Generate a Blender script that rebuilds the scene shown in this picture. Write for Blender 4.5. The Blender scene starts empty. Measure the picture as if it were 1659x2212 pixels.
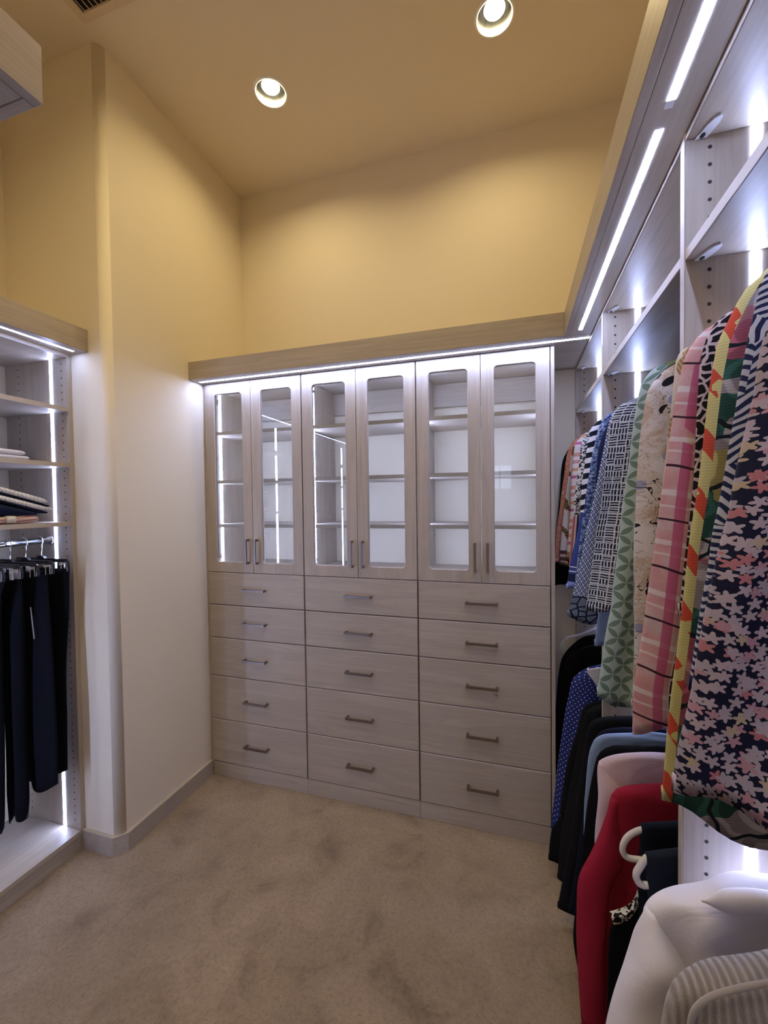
import bpy, bmesh, math, random
from mathutils import Vector, Matrix
from mathutils.geometry import tessellate_polygon

# ------------------------------------------------------------------ camera, world, exposure
scene = bpy.context.scene
COL = scene.collection
CAM = Vector((1.6763, -2.0110, 1.5723)); YAW, PITCH, ROLL = 0.29765, -0.02386, -0.01321
fw = Vector((-math.sin(YAW) * math.cos(PITCH), math.cos(YAW) * math.cos(PITCH), math.sin(PITCH)))
r0 = Vector((math.cos(YAW), math.sin(YAW), 0)); u0 = r0.cross(fw)
rv = r0 * math.cos(ROLL) + u0 * math.sin(ROLL); uv_ = -r0 * math.sin(ROLL) + u0 * math.cos(ROLL)
cd = bpy.data.cameras.new('camera'); cam = bpy.data.objects.new('camera', cd); COL.objects.link(cam)
cd.sensor_fit = 'HORIZONTAL'; cd.sensor_width = 36.0; cd.lens = 910.07 / 1659 * 36.0; cd.clip_start = .02
cam.matrix_world = Matrix(((rv.x, uv_.x, -fw.x, CAM.x), (rv.y, uv_.y, -fw.y, CAM.y), (rv.z, uv_.z, -fw.z, CAM.z), (0, 0, 0, 1)))
scene.camera = cam
world = bpy.data.worlds.new('world'); scene.world = world; world.use_nodes = True
world.node_tree.nodes['Background'].inputs[0].default_value = (.8, .85, 1, 1)
world.node_tree.nodes['Background'].inputs[1].default_value = .02
vs = scene.view_settings
vs.view_transform = 'Standard'; vs.look = 'None'; vs.gamma = 1.0; vs.use_curve_mapping = False
vs.exposure = 0.43
scene.cycles.max_bounces = 10; scene.cycles.diffuse_bounces = 6; scene.cycles.transparent_max_bounces = 16
scene.cycles.sample_clamp_indirect = 6.0
LED_COLOR = (0.86, 1.03, 1.80); LED_POWER = 58.0           # cool white strips in crowns and uprights
LAMP_COLOR = (1.0, 0.80, 0.42); LAMP_POWER = 262.0          # warm recessed ceiling lamps
random.seed(7)

# ------------------------------------------------------------------ dimensions (metres)
XU = (0.0, 0.6096, 1.2271, 1.8369)                 # cabinet unit boundaries
XS = (0.3004, 0.9169, 1.5341)                      # door splits
ZD = (0.0859, 0.3364, 0.5884, 0.8098, 0.9992, 1.1863)   # drawer rows
ZT = 2.2479                                         # door tops
CB, CT = 2.2514, 2.3487                             # crown bottom / top
XL, YR, YB, ZC = -0.0157, -0.593, 0.3966, 3.5636    # left wall, return wall, back wall, ceiling
XLB, XLU, XLC = -0.6214, -0.2216, -0.1173           # left closet back, front, crown
XRC, XRU, XRB = 1.8834, 1.9878, 2.388               # right crown, right upright front, right wall
YE = -3.3                                           # rear wall

# ------------------------------------------------------------------ helpers
WL = {}
def finish(o, parent, loc):
    COL.objects.link(o)
    p = Vector((0, 0, 0))
    if parent is not None:
        o.parent = parent; p = WL[parent.name]
    o.location = Vector(loc) - p
    WL[o.name] = Vector(loc)
    return o
def empty(name, loc, label, cat, group=None, kind=None):
    o = bpy.data.objects.new(name, None); o.empty_display_size = .05
    finish(o, None, loc); tag(o, label, cat, group, kind)
    return o
def tag(o, label=None, cat=None, group=None, kind=None):
    if label: o['label'] = label
    if cat: o['category'] = cat
    if group: o['group'] = group
    if kind: o['kind'] = kind
    return o
def mesh(name, verts, faces, mat, parent=None, loc=None, smooth=False, uvs=None):
    vs_ = [Vector(v) for v in verts]
    if loc is None:
        lo = [min(v[i] for v in vs_) for i in range(3)]; hi = [max(v[i] for v in vs_) for i in range(3)]
        loc = Vector([(lo[i] + hi[i]) / 2 for i in range(3)])
    loc = Vector(loc)
    me = bpy.data.meshes.new(name)
    me.from_pydata([v - loc for v in vs_], [], faces)
    if uvs is not None:
        l = me.uv_layers.new(name='UVMap')
        for lp in me.loops: l.data[lp.index].uv = uvs[lp.vertex_index]
    if smooth:
        for p in me.polygons: p.use_smooth = True
    bm = bmesh.new(); bm.from_mesh(me); bmesh.ops.recalc_face_normals(bm, faces=bm.faces); bm.to_mesh(me); bm.free()
    me.materials.append(mat)
    return finish(bpy.data.objects.new(name, me), parent, loc)
BOXF = [(0, 1, 3, 2), (4, 6, 7, 5), (0, 4, 5, 1), (2, 3, 7, 6), (0, 2, 6, 4), (1, 5, 7, 3)]
BOXC = {}
def box(name, x0, x1, y0, y1, z0, z1, mat, parent=None, bevel=.0012):
    c = Vector(((x0 + x1) / 2, (y0 + y1) / 2, (z0 + z1) / 2)); d = Vector((abs(x1 - x0), abs(y1 - y0), abs(z1 - z0))) / 2
    key = (name, mat.name, tuple(round(v, 5) for v in d), bevel)
    me = BOXC.get(key)
    if me is None:
        me = bpy.data.meshes.new(name)
        me.from_pydata([(sx * d.x, sy * d.y, sz * d.z) for sx in (-1, 1) for sy in (-1, 1) for sz in (-1, 1)], [], BOXF)
        bm = bmesh.new(); bm.from_mesh(me); bmesh.ops.recalc_face_normals(bm, faces=bm.faces)
        if bevel and min(d) > bevel * 1.5:
            bmesh.ops.bevel(bm, geom=bm.edges[:], offset=bevel, segments=1, affect='EDGES')
        bm.to_mesh(me); bm.free(); me.materials.append(mat); BOXC[key] = me
    return finish(bpy.data.objects.new(name, me), parent, c)
class MB:
    def __init__(s): s.v = []; s.f = []
    def add(s, v, f):
        n = len(s.v); s.v += [tuple(q) for q in v]; s.f += [tuple(i + n for i in q) for q in f]; return s
    def box(s, x0, x1, y0, y1, z0, z1):
        return s.add([(x, y, z) for x in (x0, x1) for y in (y0, y1) for z in (z0, z1)], BOXF)
    def tube(s, pts, r, n=8, cap=True, flat=1.0):
        P = [Vector(p) for p in pts]; rings = []; up = Vector((0.0123, .9, .31)).normalized()
        for i, p in enumerate(P):
            t = (P[min(i + 1, len(P) - 1)] - P[max(i - 1, 0)]).normalized()
            a = up.cross(t)
            if a.length < .05: a = Vector((1, 0, .2)).cross(t)
            a.normalize(); b = t.cross(a)
            rr = r[i] if isinstance(r, (list, tuple)) else r
            rings.append([p + (a * math.cos(2 * math.pi * k / n) + b * math.sin(2 * math.pi * k / n) * flat) * rr for k in range(n)])
        v = [q for R in rings for q in R]
        f = [(i * n + k, i * n + (k + 1) % n, (i + 1) * n + (k + 1) % n, (i + 1) * n + k) for i in range(len(P) - 1) for k in range(n)]
        if cap: f += [tuple(range(n)), tuple((len(P) - 1) * n + k for k in range(n))]
        return s.add(v, f)
    def lathe(s, c, prof, n=28, cap=False):
        v = [(c[0] + r * math.cos(2 * math.pi * k / n), c[1] + r * math.sin(2 * math.pi * k / n), c[2] + z) for r, z in prof for k in range(n)]
        f = [(i * n + k, i * n + (k + 1) % n, (i + 1) * n + (k + 1) % n, (i + 1) * n + k) for i in range(len(prof) - 1) for k in range(n)]
        if cap: f.append(tuple((len(prof) - 1) * n + k for k in range(n)))
        return s.add(v, f)
    def prism(s, poly, fn, t0, t1):          # fn(u, v, t) -> xyz
        n = len(poly)
        v = [fn(a, b, t0) for a, b in poly] + [fn(a, b, t1) for a, b in poly]
        f = [(i, (i + 1) % n, n + (i + 1) % n, n + i) for i in range(n)] + [tuple(range(n)), tuple(range(2 * n - 1, n - 1, -1))]
        return s.add(v, f)
    def build(s, name, mat, parent=None, smooth=False, loc=None): return mesh(name, s.v, s.f, mat, parent, loc, smooth)
def rrect(x0, x1, z0, z1, r, n=5):
    out = []
    for cx, cz, a0 in ((x1 - r, z1 - r, 0), (x0 + r, z1 - r, 90), (x0 + r, z0 + r, 180), (x1 - r, z0 + r, 270)):
        for k in range(n + 1):
            a = math.radians(a0 + 90 * k / n); out.append((cx + r * math.cos(a), cz + r * math.sin(a)))
    return out
def catmull(P, m):
    out = []
    for i in range(len(P) - 1):
        p0, p1, p2, p3 = P[max(i - 1, 0)], P[i], P[i + 1], P[min(i + 2, len(P) - 1)]
        for k in range(m):
            t = k / m
            out.append(tuple(.5 * (2 * b + (c - a) * t + (2 * a - 5 * b + 4 * c - d) * t * t + (3 * b - a - 3 * c + d) * t ** 3) for a, b, c, d in zip(p0, p1, p2, p3)))
    out.append(tuple(P[-1])); return out
def resample(P, n):
    L = [0]
    for a, b in zip(P, P[1:]): L.append(L[-1] + math.dist(a, b))
    out = []; j = 0
    for i in range(n):
        t = L[-1] * i / (n - 1)
        while j < len(L) - 2 and L[j + 1] < t: j += 1
        q = (t - L[j]) / max(1e-9, L[j + 1] - L[j])
        out.append(tuple(a + (b - a) * q for a, b in zip(P[j], P[j + 1])))
    return out

# ------------------------------------------------------------------ materials
class NT:
    def __init__(s, name):
        s.m = bpy.data.materials.new(name); s.m.use_nodes = True; s.t = s.m.node_tree
        s.t.nodes.clear(); s.out = s.t.nodes.new('ShaderNodeOutputMaterial')
    def n(s, typ, ins=None, **props):
        nd = s.t.nodes.new('ShaderNode' + typ)
        for k, v in props.items(): setattr(nd, k, v)
        for k, v in (ins or {}).items(): s.set(nd.inputs[k], v)
        return nd
    def set(s, sock, v):
        if hasattr(v, 'is_output'): s.t.links.new(v, sock)
        elif sock.type == 'RGBA' and len(v) == 3: sock.default_value = (*v, 1)
        else: sock.default_value = v
    def math(s, op, a, b=0.0, c=None, clamp=False):
        nd = s.n('Math', {0: a, 1: b}, operation=op, use_clamp=clamp)
        if c is not None: s.set(nd.inputs[2], c)
        return nd.outputs[0]
    def mix(s, f, a, b):
        nd = s.n('Mix', data_type='RGBA'); s.set(nd.inputs[0], f); s.set(nd.inputs[6], a); s.set(nd.inputs[7], b); return nd.outputs[2]
    def mult(s, a, b, f=1.0):
        nd = s.n('Mix', data_type='RGBA', blend_type='MULTIPLY'); s.set(nd.inputs[0], f); s.set(nd.inputs[6], a); s.set(nd.inputs[7], b); return nd.outputs[2]
    def gt(s, a, t): return s.math('GREATER_THAN', a, t)
    def lt(s, a, t): return s.math('LESS_THAN', a, t)
    def ramp(s, f, stops, interp='LINEAR'):
        nd = s.n('ValToRGB'); cr = nd.color_ramp; cr.interpolation = interp
        while len(cr.elements) < len(stops): cr.elements.new(.5)
        for e, (p, c) in zip(cr.elements, stops): e.position = p; e.color = (*c, 1)
        s.set(nd.inputs[0], f); return nd.outputs[0]
    def coord(s, kind='UV', scale=(1, 1, 1), rot=0.0, loc=(0, 0, 0)):
        tc = s.n('TexCoord')
        return s.n('Mapping', {0: tc.outputs[kind], 1: loc, 2: (0, 0, rot), 3: scale}).outputs[0]
    def noise(s, vec, scale, detail=3, dist=0.0, rough=.5):
        return s.n('TexNoise', {'Vector': vec, 'Scale': scale, 'Detail': detail, 'Distortion': dist, 'Roughness': rough})
    def sep(s, vec): 
        nd = s.n('SeparateXYZ', {0: vec}); return nd.outputs[0], nd.outputs[1], nd.outputs[2]
    def stripe(s, x, period, duty, off=0.0):
        return s.lt(s.math('FRACT', s.math('ADD', s.math('DIVIDE', x, period), off)), duty)
    def bsdf(s, color, rough=.5, metal=0.0, bump=None, sheen=0.0, spec=.5):
        p = s.n('BsdfPrincipled', {'Base Color': color, 'Roughness': rough, 'Metallic': metal, 'Specular IOR Level': spec})
        if sheen: p.inputs['Sheen Weight'].default_value = sheen
        if bump is not None:
            h, st, ds = bump
            s.t.links.new(s.n('Bump', {'Height': h, 'Strength': st, 'Distance': ds}).outputs[0], p.inputs['Normal'])
        s.t.links.new(p.outputs[0], s.out.inputs[0]); return s.m

def wood(name, axis, light, dark, rough=.42):
    m = NT(name)
    tc = m.n('TexCoord'); oi = m.n('ObjectInfo')
    off = m.n('VectorMath', {0: (7.3, 3.1, 5.7), 3: oi.outputs['Random']}, operation='SCALE')
    v = m.n('VectorMath', {0: tc.outputs['Object'], 1: off.outputs[0]}, operation='ADD').outputs[0]
    sc = [8.0, 8.0, 8.0]; sc[axis] = .8
    v1 = m.n('Mapping', {0: v, 3: sc}).outputs[0]
    sc2 = [150.0, 150.0, 150.0]; sc2[axis] = 3.0
    v2 = m.n('Mapping', {0: v, 3: sc2}).outputs[0]
    a = m.noise(v1, 1.6, 4, 1.4, .55).outputs[0]
    rings = m.math('FRACT', m.math('MULTIPLY', a, 5.0))
    rings = m.math('ABSOLUTE', m.math('SUBTRACT', rings, .5))
    b = m.noise(v2, 1.0, 3, 0, .6).outputs[0]
    f = m.math('ADD', m.math('MULTIPLY', a, .55), m.math('ADD', m.math('MULTIPLY', rings, .20), m.math('MULTIPLY', b, .50)))
    c = m.ramp(f, [(.36, dark), (.82, light)])
    return m.bsdf(c, rough, bump=(b, .10, .0006))
def plain(name, color, rough=.5, metal=0.0, spec=.5):
    m = NT(name); return m.bsdf(color, rough, metal, spec=spec)
def emit(name, color, power):
    m = NT(name); e = m.n('Emission', {0: color, 1: power}); m.t.links.new(e.outputs[0], m.out.inputs[0]); return m.m

WL_, WD_ = (.475, .405, .325), (.34, .285, .225)
M_WX = wood('taupe_laminate_grain_x', 0, WL_, WD_)
M_WY = wood('taupe_laminate_grain_y', 1, WL_, WD_)
M_WZ = wood('taupe_laminate_grain_z', 2, WL_, WD_)
M_EDGE = plain('cream_edge_band', (.47, .40, .31), .45)
M_EDGEL = plain('light_edge_band', (.62, .55, .50), .4)
M_LED = emit('led_diffuser', LED_COLOR, LED_POWER * .75)
M_LEDC = emit('led_diffuser_crown', LED_COLOR, LED_POWER * .78); M_LEDU = emit('led_diffuser_upright', LED_COLOR, LED_POWER * .36)
M_LEDOFF = plain('led_end_cap', (.75, .75, .78), .3)
M_HOLE = plain('pin_hole_dark', (.03, .028, .027), .9)
M_PLASTIC = plain('white_plastic', (.75, .76, .78), .35)
M_NICKEL = plain('brushed_nickel', (.27, .235, .21), .32, 1.0)
M_CHROME = plain('chrome', (.82, .83, .85), .12, 1.0)
M_BLACKPL = plain('black_plastic', (.012, .012, .014), .25)
def _paint():
    m = NT('yellow_cream_paint'); v = m.coord('Object')
    a = m.noise(v, 90, 3).outputs[0]; b = m.noise(v, 1.3, 2).outputs[0]
    c = m.mix(b, (.725, .640, .49), (.755, .670, .52))
    return m.bsdf(c, .75, bump=(a, .10, .002), spec=.3)
M_PAINT = _paint()
def _carpet():
    m = NT('beige_carpet'); v = m.coord('Object')
    big = m.noise(v, 2.2, 3, 1.6).outputs[0]
    sw = m.noise(v, 5.0, 4, 1.1, .6).outputs[0]
    fine = m.noise(v, 210, 3, 0, .75).outputs[0]; mid = m.noise(v, 70, 3, .3).outputs[0]
    blot = m.math('ADD', m.math('MULTIPLY', sw, .65), m.math('MULTIPLY', big, .35))
    c = m.ramp(blot, [(.34, (.195, .138, .080)), (.45, (.282, .202, .118)), (.58, (.325, .236, .142)), (.75, (.36, .265, .165))])
    g = m.ramp(m.math('ADD', m.math('MULTIPLY', fine, .6), m.math('MULTIPLY', mid, .4)), [(.30, (.50, .48, .46)), (.50, (.97, .96, .95)), (.7, (1.1, 1.1, 1.1))])
    h = m.math('ADD', m.math('ADD', fine, m.math('MULTIPLY', mid, 1.2)), m.math('MULTIPLY', sw, 2.0))
    return m.bsdf(m.mult(c, g), .95, bump=(h, .55, .006), sheen=.25, spec=.1)
M_CARPET = _carpet()
def _glass():
    m = NT('clear_glass')
    fr = m.n('Fresnel', {0: 1.5}); tr = m.n('BsdfTransparent', {0: (.97, .985, .98)}); gl = m.n('BsdfGlossy', {0: (1, 1, 1), 1: .0})
    mx = m.n('MixShader', {0: fr.outputs[0], 1: tr.outputs[0], 2: gl.outputs[0]}); m.t.links.new(mx.outputs[0], m.out.inputs[0]); return m.m
M_GLASS = _glass()
def _clearplastic():
    m = NT('clear_plastic')
    tr = m.n('BsdfTransparent', {0: (.9, .91, .92)}); gl = m.n('BsdfPrincipled', {'Base Color': (.8, .8, .82), 'Roughness': .15})
    mx = m.n('MixShader', {0: .45, 1: tr.outputs[0], 2: gl.outputs[0]}); m.t.links.new(mx.outputs[0], m.out.inputs[0]); return m.m
M_CLEARPL = _clearplastic()

# ------------------------------------------------------------------ the setting
LAMPS = [(.564, -.165), (1.614, -.167), (.564, -1.25), (1.614, -1.45), (1.15, -2.15), (.0, -2.10), (1.50, -2.90)]  # first two are in view; the rest are unseen lamps added as fill
def holed(name, outer, holes, z, mat):
    polys = [[Vector((x, y, 0)) for x, y in outer]] + [[Vector((x, y, 0)) for x, y in h] for h in holes]
    tri = tessellate_polygon(polys); flat = [v for p in polys for v in p]
    return mesh(name, [(v.x, v.y, z) for v in flat], [tuple(t) for t in tri], mat)
circ = lambda c, r, n=32: [(c[0] + r * math.cos(2 * math.pi * k / n), c[1] + r * math.sin(2 * math.pi * k / n)) for k in range(n)]
VENT = (.024, .300, -.990, -.684)
ceil = holed('ceiling', [(XLB - .05, YE - .05), (XRB + .05, YE - .05), (XRB + .05, YB + .05), (XLB - .05, YB + .05)],
             [circ(c, .072) for c in LAMPS] + [[(VENT[0], VENT[2]), (VENT[1], VENT[2]), (VENT[1], VENT[3]), (VENT[0], VENT[3])]], ZC, M_PAINT)
tag(ceil, 'pale yellow painted ceiling above the closet', kind='structure')
tag(mesh('floor', [(XLB - .05, YE - .05, 0), (XRB + .05, YE - .05, 0), (XRB + .05, YB + .05, 0), (XLB - .05, YB + .05, 0)], [(0, 1, 2, 3)], M_CARPET), 'beige plush carpet with brushed swirl marks', kind='structure')
tag(box('wall_back', XL - .05, XRB + .05, YB, YB + .05, 0, ZC, M_PAINT, bevel=0), 'yellow back wall above the drawer cabinets', kind='structure')
tag(box('wall_right', XRB, XRB + .05, YE, YB + .05, 0, ZC, M_PAINT, bevel=0), 'yellow wall behind the right closet', kind='structure')
tag(box('wall_rear', XLB - .05, XRB + .05, YE - .05, YE, 0, ZC, M_PAINT, bevel=0), 'yellow wall behind the viewer', kind='structure')
tag(box('wall_far_left', XLB - .05, XLB, YE, YR + .02, 0, ZC, M_PAINT, bevel=0), 'yellow wall behind the left closet', kind='structure')
R = .035
prof = [(XL, YB + .02), (XL, YR + R)] + [(XL - R + R * math.cos(a), YR + R + R * math.sin(a)) for a in [math.radians(-10 * k) for k in range(1, 9)]] + [(XL - R, YR), (XLB - .04, YR), (XLB - .04, YB + .02)]
w = MB().prism(prof, lambda a, b, t: (a, b, t), 0, ZC).build('wall_left', M_PAINT)
for p in w.data.polygons: p.use_smooth = abs(p.normal.z) < .5 and p.area < .3
tag(w, 'projecting yellow wall with rounded corner left of the cabinets', kind='structure')
# small four-light window behind the viewer, seen only as a reflection in a glass door
wn = box('window_1', 1.375, 1.670, YE, YE + .004, 1.700, 2.008, plain('window_white', (.7, .7, .7), .5), bevel=0); tag(wn, 'small four-pane window behind the viewer', kind='structure')
for a in (1.392, 1.530):
    for b in (1.715, 1.862): box('pane', a, a + .124, YE + .0045, YE + .008, b, b + .131, emit('dusk_pane', (.72, .80, 1.0), 2.2) if 'dusk_pane' not in bpy.data.materials else bpy.data.materials['dusk_pane'], wn, bevel=0)
# baseboard round the projecting wall, with its chamfered corner
def offs(t): return [(XL + t, 0.0), (XL + t, YR + R * .9), (XL - R * .9 + t * .4, YR - t), (XLU - .002, YR - t)]
def strip(name, t0, t1, z0, z1, mat, parent=None):
    m = MB(); A, B = offs(t0), offs(t1)
    for i in range(3):
        q = [A[i], A[i + 1], B[i + 1], B[i]]
        m.prism(q, lambda a, b, t: (a, b, t), z0, z1)
    return m.build(name, mat, parent)
bb = strip('baseboard_left', .0, .015, 0, .083, M_WY); tag(bb, 'taupe laminate baseboard with cream top edge', kind='structure')
strip('edge_band', .0, .0155, .083, .087, M_EDGE, bb)

# ------------------------------------------------------------------ ceiling lamps and vent
M_TRIM = plain('white_lamp_trim', (.85, .84, .80), .35)
M_REFL = plain('silver_reflector', (.70, .72, .76), .20, 1.0)
M_BULB = emit('lamp_bulb', LAMP_COLOR, LAMP_POWER)
LL = ['recessed ceiling lamp nearer the left wall, above the first drawer cabinets', 'recessed ceiling lamp at the top, nearer the right closet', 'added unseen fill lamp in the ceiling above the open carpet', 'added unseen fill lamp in the ceiling above the near clothes', 'added unseen fill lamp in the ceiling straight above the viewer', 'added unseen fill lamp in the ceiling before the far left closet', 'added unseen fill lamp in the ceiling behind the viewer']
for i, c in enumerate(LAMPS):
    t = empty('recessed_ceiling_lamp', (*c, ZC), LL[i], 'ceiling lamp', 'recessed ceiling lamps')
    C = (*c, ZC)
    MB().lathe(C, [(.070, .002), (.070, -.004), (.078, -.0055), (.083, -.003), (.084, .001)]).build('trim_ring', M_TRIM, t, True)
    MB().lathe(C, [(.070, .0), (.066, .04), (.056, .09), (.045, .12)], cap=True).build('reflector', M_REFL, t, True)
    MB().lathe(C, [(.018, .118), (.026, .085), (.041, .034), (.0425, .028)]).build('bulb_shell', M_TRIM, t, True)
    MB().lathe(C, [(.0422, .028), (.039, .023), (.025, .0205), (.002, .020)], cap=True).build('bulb', M_BULB, t, True)
v = empty('ceiling_vent', ((VENT[0] + VENT[1]) / 2, (VENT[2] + VENT[3]) / 2, ZC), 'slatted air vent in the ceiling at the upper left', 'vent')
M_VENT = plain('vent_paint', (.66, .55, .40), .5)
m = MB(); a0, a1, b0, b1 = VENT
for q in ((a0 - .025, a1 + .025, b0 - .025, b0 + .004), (a0 - .025, a1 + .025, b1 - .004, b1 + .025), (a0 - .025, a0 + .004, b0 + .004, b1 - .004), (a1 - .004, a1 + .025, b0 + .004, b1 - .004)):
    m.box(*q, ZC - .006, ZC + .004)
m.build('vent_frame', M_VENT, v)
m = MB().box(a0, a1, b0, b1, ZC + .05, ZC + .055); m.build('duct_back', plain('duct_dark', (.05, .045, .04), .8), v)
m = MB().box(a0, a1, b1, b1 + .003, ZC, ZC + .05).box(a0, a1, b0 - .003, b0, ZC, ZC + .05).box(a0 - .003, a0, b0, b1, ZC, ZC + .05).box(a1, a1 + .003, b0, b1, ZC, ZC + .05)
m.build('duct_wall', plain('duct_grey', (.10, .09, .08), .8), v)
for k in range(12):
    x = a0 + .012 + k * .0235
    MB().add([(x - .009, b0, ZC + .012), (x + .005, b0, ZC - .003), (x + .0065, b0, ZC - .002), (x - .0075, b0, ZC + .013), (x - .009, b1, ZC + .012), (x + .005, b1, ZC - .003), (x + .0065, b1, ZC - .002), (x - .0075, b1, ZC + .013)],
             [(0, 1, 2, 3), (4, 7, 6, 5), (0, 4, 5, 1), (1, 5, 6, 2), (2, 6, 7, 3), (3, 7, 4, 0)]).build('slat', M_VENT, v)

# ------------------------------------------------------------------ three drawer cabinets with glass doors
def door(x0, x1, z0, z1, parent, hx, side):
    o = (x0, x1, z0, z1); g = (x0 + .0585, x1 - .0585, z0 + .058, z1 - .060)
    th = .019; r = .018; ch = .003
    outer = [(x0, z0), (x1, z0), (x1, z1), (x0, z1)]
    big = rrect(g[0] - ch, g[1] + ch, g[2] - ch, g[3] + ch, r + ch); small = rrect(*g, r)
    polys = [[Vector((a, b, 0)) for a, b in p] for p in (outer, big)]
    tri = tessellate_polygon(polys); n = len(big); m = MB()
    fl = [(a, 0.0, b) for a, b in outer + big]
    m.add(fl, [tuple(t) for t in tri]); m.add([(a, th, c) for a, _, c in fl], [tuple(t) for t in tri])
    ring = [(a, 0.0, b) for a, b in big] + [(a, .004, b) for a, b in small] + [(a, th, b) for a, b in small] + [(a, th, b) for a, b in big]
    m.add(ring, [(j * n + k, j * n + (k + 1) % n, (j + 1) * n + (k + 1) % n, (j + 1) * n + k) for j in range(3) for k in range(n)])
    e = [(a, y, b) for y in (0, th) for a, b in outer]; m.add(e, [(k, (k + 1) % 4, 4 + (k + 1) % 4, 4 + k) for k in range(4)])
    d = m.build('door', M_WZ, parent)
    me = d.data; bm = bmesh.new(); bm.from_mesh(me); bmesh.ops.remove_doubles(bm, verts=bm.verts, dist=1e-5); bmesh.ops.recalc_face_normals(bm, faces=bm.faces); bm.to_mesh(me); bm.free()
    box('glass_pane', g[0] - .001, g[1] + .001, .009, .013, g[2] - .001, g[3] + .001, M_GLASS, d, bevel=0)
    handle((hx, 1.308), .137, True, d)
    return d
def handle(c, L, vert, parent):
    w, so, p = .0055, .027, .004; m = MB(); h = L / 2
    if vert:
        m.box(c[0] - w, c[0] + w, -so - .007, -so + .001, c[1] - h, c[1] + h)
        for s in (-1, 1): m.box(c[0] - p, c[0] + p, -so, .0005, c[1] + s * (h - .0055) - .0055, c[1] + s * (h - .0055) + .0055)
    else:
        m.box(c[0] - h, c[0] + h, -so - .007, -so + .001, c[1] - w, c[1] + w)
        for s in (-1, 1): m.box(c[0] + s * (h - .0055) - .0055, c[0] + s * (h - .0055) + .0055, -so, .0005, c[1] - p, c[1] + p)
    o = m.build('handle', M_NICKEL, parent); tag(o, 'brushed nickel bar pull'); return o
CLAB = ['taupe drawer cabinet with two glass doors, against the left wall', 'taupe drawer cabinet with two glass doors, middle one of the three', 'taupe drawer cabinet with two glass doors, beside the hanging clothes']
def led(name, x0, x1, y0, y1, z0, z1, parent, mat=None):
    o = box(name, x0, x1, y0, y1, z0, z1, mat or M_LED, parent, bevel=0); tag(o, 'glowing cool white light strip'); return o
for i in range(3):
    x0, x1 = XU[i], XU[i + 1]; xs = XS[i]
    t = empty('drawer_cabinet', ((x0 + x1) / 2, .2, 0), CLAB[i], 'cabinet', 'built-in drawer cabinets along the back wall')
    D0, D1 = .032, YB - .004
    box('side_panel', x0 + .0005, x0 + .019, D0, D1, .0, CB - .001, M_WZ, t); box('side_panel', x1 - .019, x1 - .0005, D0, D1, .0, CB - .001, M_WZ, t)
    box('top_panel', x0 + .019, x1 - .019, D0, D1, 2.232, CB - .001, M_WX, t); box('bottom_panel', x0 + .019, x1 - .019, D0, D1, 1.192, 1.211, M_WX, t)
    for z in (1.978, 1.700, 1.447):
        s = box('shelf', x0 + .0195, x1 - .0195, D0 + .012, D1 - .002, z - .0095, z + .0095, M_WX, t)
        box('edge_band', x0 + .0195, x1 - .0195, D0 + .0105, D0 + .0118, z - .0095, z + .0095, M_EDGE, s, bevel=0)
    box('cleat', x0 + .0195, x1 - .0195, D1 - .020, D1 - .001, 2.101, 2.231, M_WX, t)
    box('toe_kick', x0 + .0005, x1 - .0005, .004, .0205, .0, ZD[0] - .003, M_WX, t)
    for j in range(5):
        d = box('drawer', x0 + .0035, x1 - .0035, 0, .019, ZD[j] + .002, ZD[j + 1] - .0035, M_WX, t, bevel=.0018)
        box('edge_band', x0 + .0037, x1 - .0037, -.0003, .0187, ZD[j + 1] - .0055, ZD[j + 1] - .0033, M_EDGEL, d, bevel=0)
        handle(((x0 + x1) / 2, (ZD[j] + ZD[j + 1]) / 2), .146, False, d)
    door(x0 + .0035, xs - .0015, ZD[5] + .0015, ZT, t, xs - .029, -1); door(xs + .0015, x1 - .0035, ZD[5] + .0015, ZT, t, xs + .029, 1)
    led('light_strip', x0 + .0185, x0 + .0215, .096, .110, 1.212, 2.231, t)
    led('light_strip', x1 - .0215, x1 - .0185, .096, .110, 1.212, 2.231, t)
    for sx, xx in ((1, x0 + .0192), (-1, x1 - .0192)):      # rows of shelf pin holes
        m = MB()
        for yy in (.058, .335):
            for k in range(30):
                z = 1.25 + k * .032
                if min(abs(z - q) for q in (1.978, 1.700, 1.447)) < .012: continue
                c = [(xx + sx * .0004, yy + .0026 * math.cos(a), z + .0026 * math.sin(a)) for a in [math.pi / 3 * q for q in range(6)]]
                m.add(c, [tuple(range(6))])
        tag(m.build('pin_holes', M_HOLE, t), kind='stuff')
    for hz in (1.27, 2.16):                                   # concealed hinges on the outer stile
        hx = x0 + .020
        MB().box(hx, hx + .045, .020, .034, hz - .008, hz + .008).box(hx, hx + .012, .034, .075, hz - .010, hz + .010).build('hinge', M_CHROME, t)
    if i == 0: box('filler', XL, x0 - .0008, .008, .03, 0, CB - .001, M_WZ, t)
    if i == 2: box('end_panel', x1 + .0005, x1 + .0165, .0005, D1, 0, CB - .001, M_WZ, t)

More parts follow.
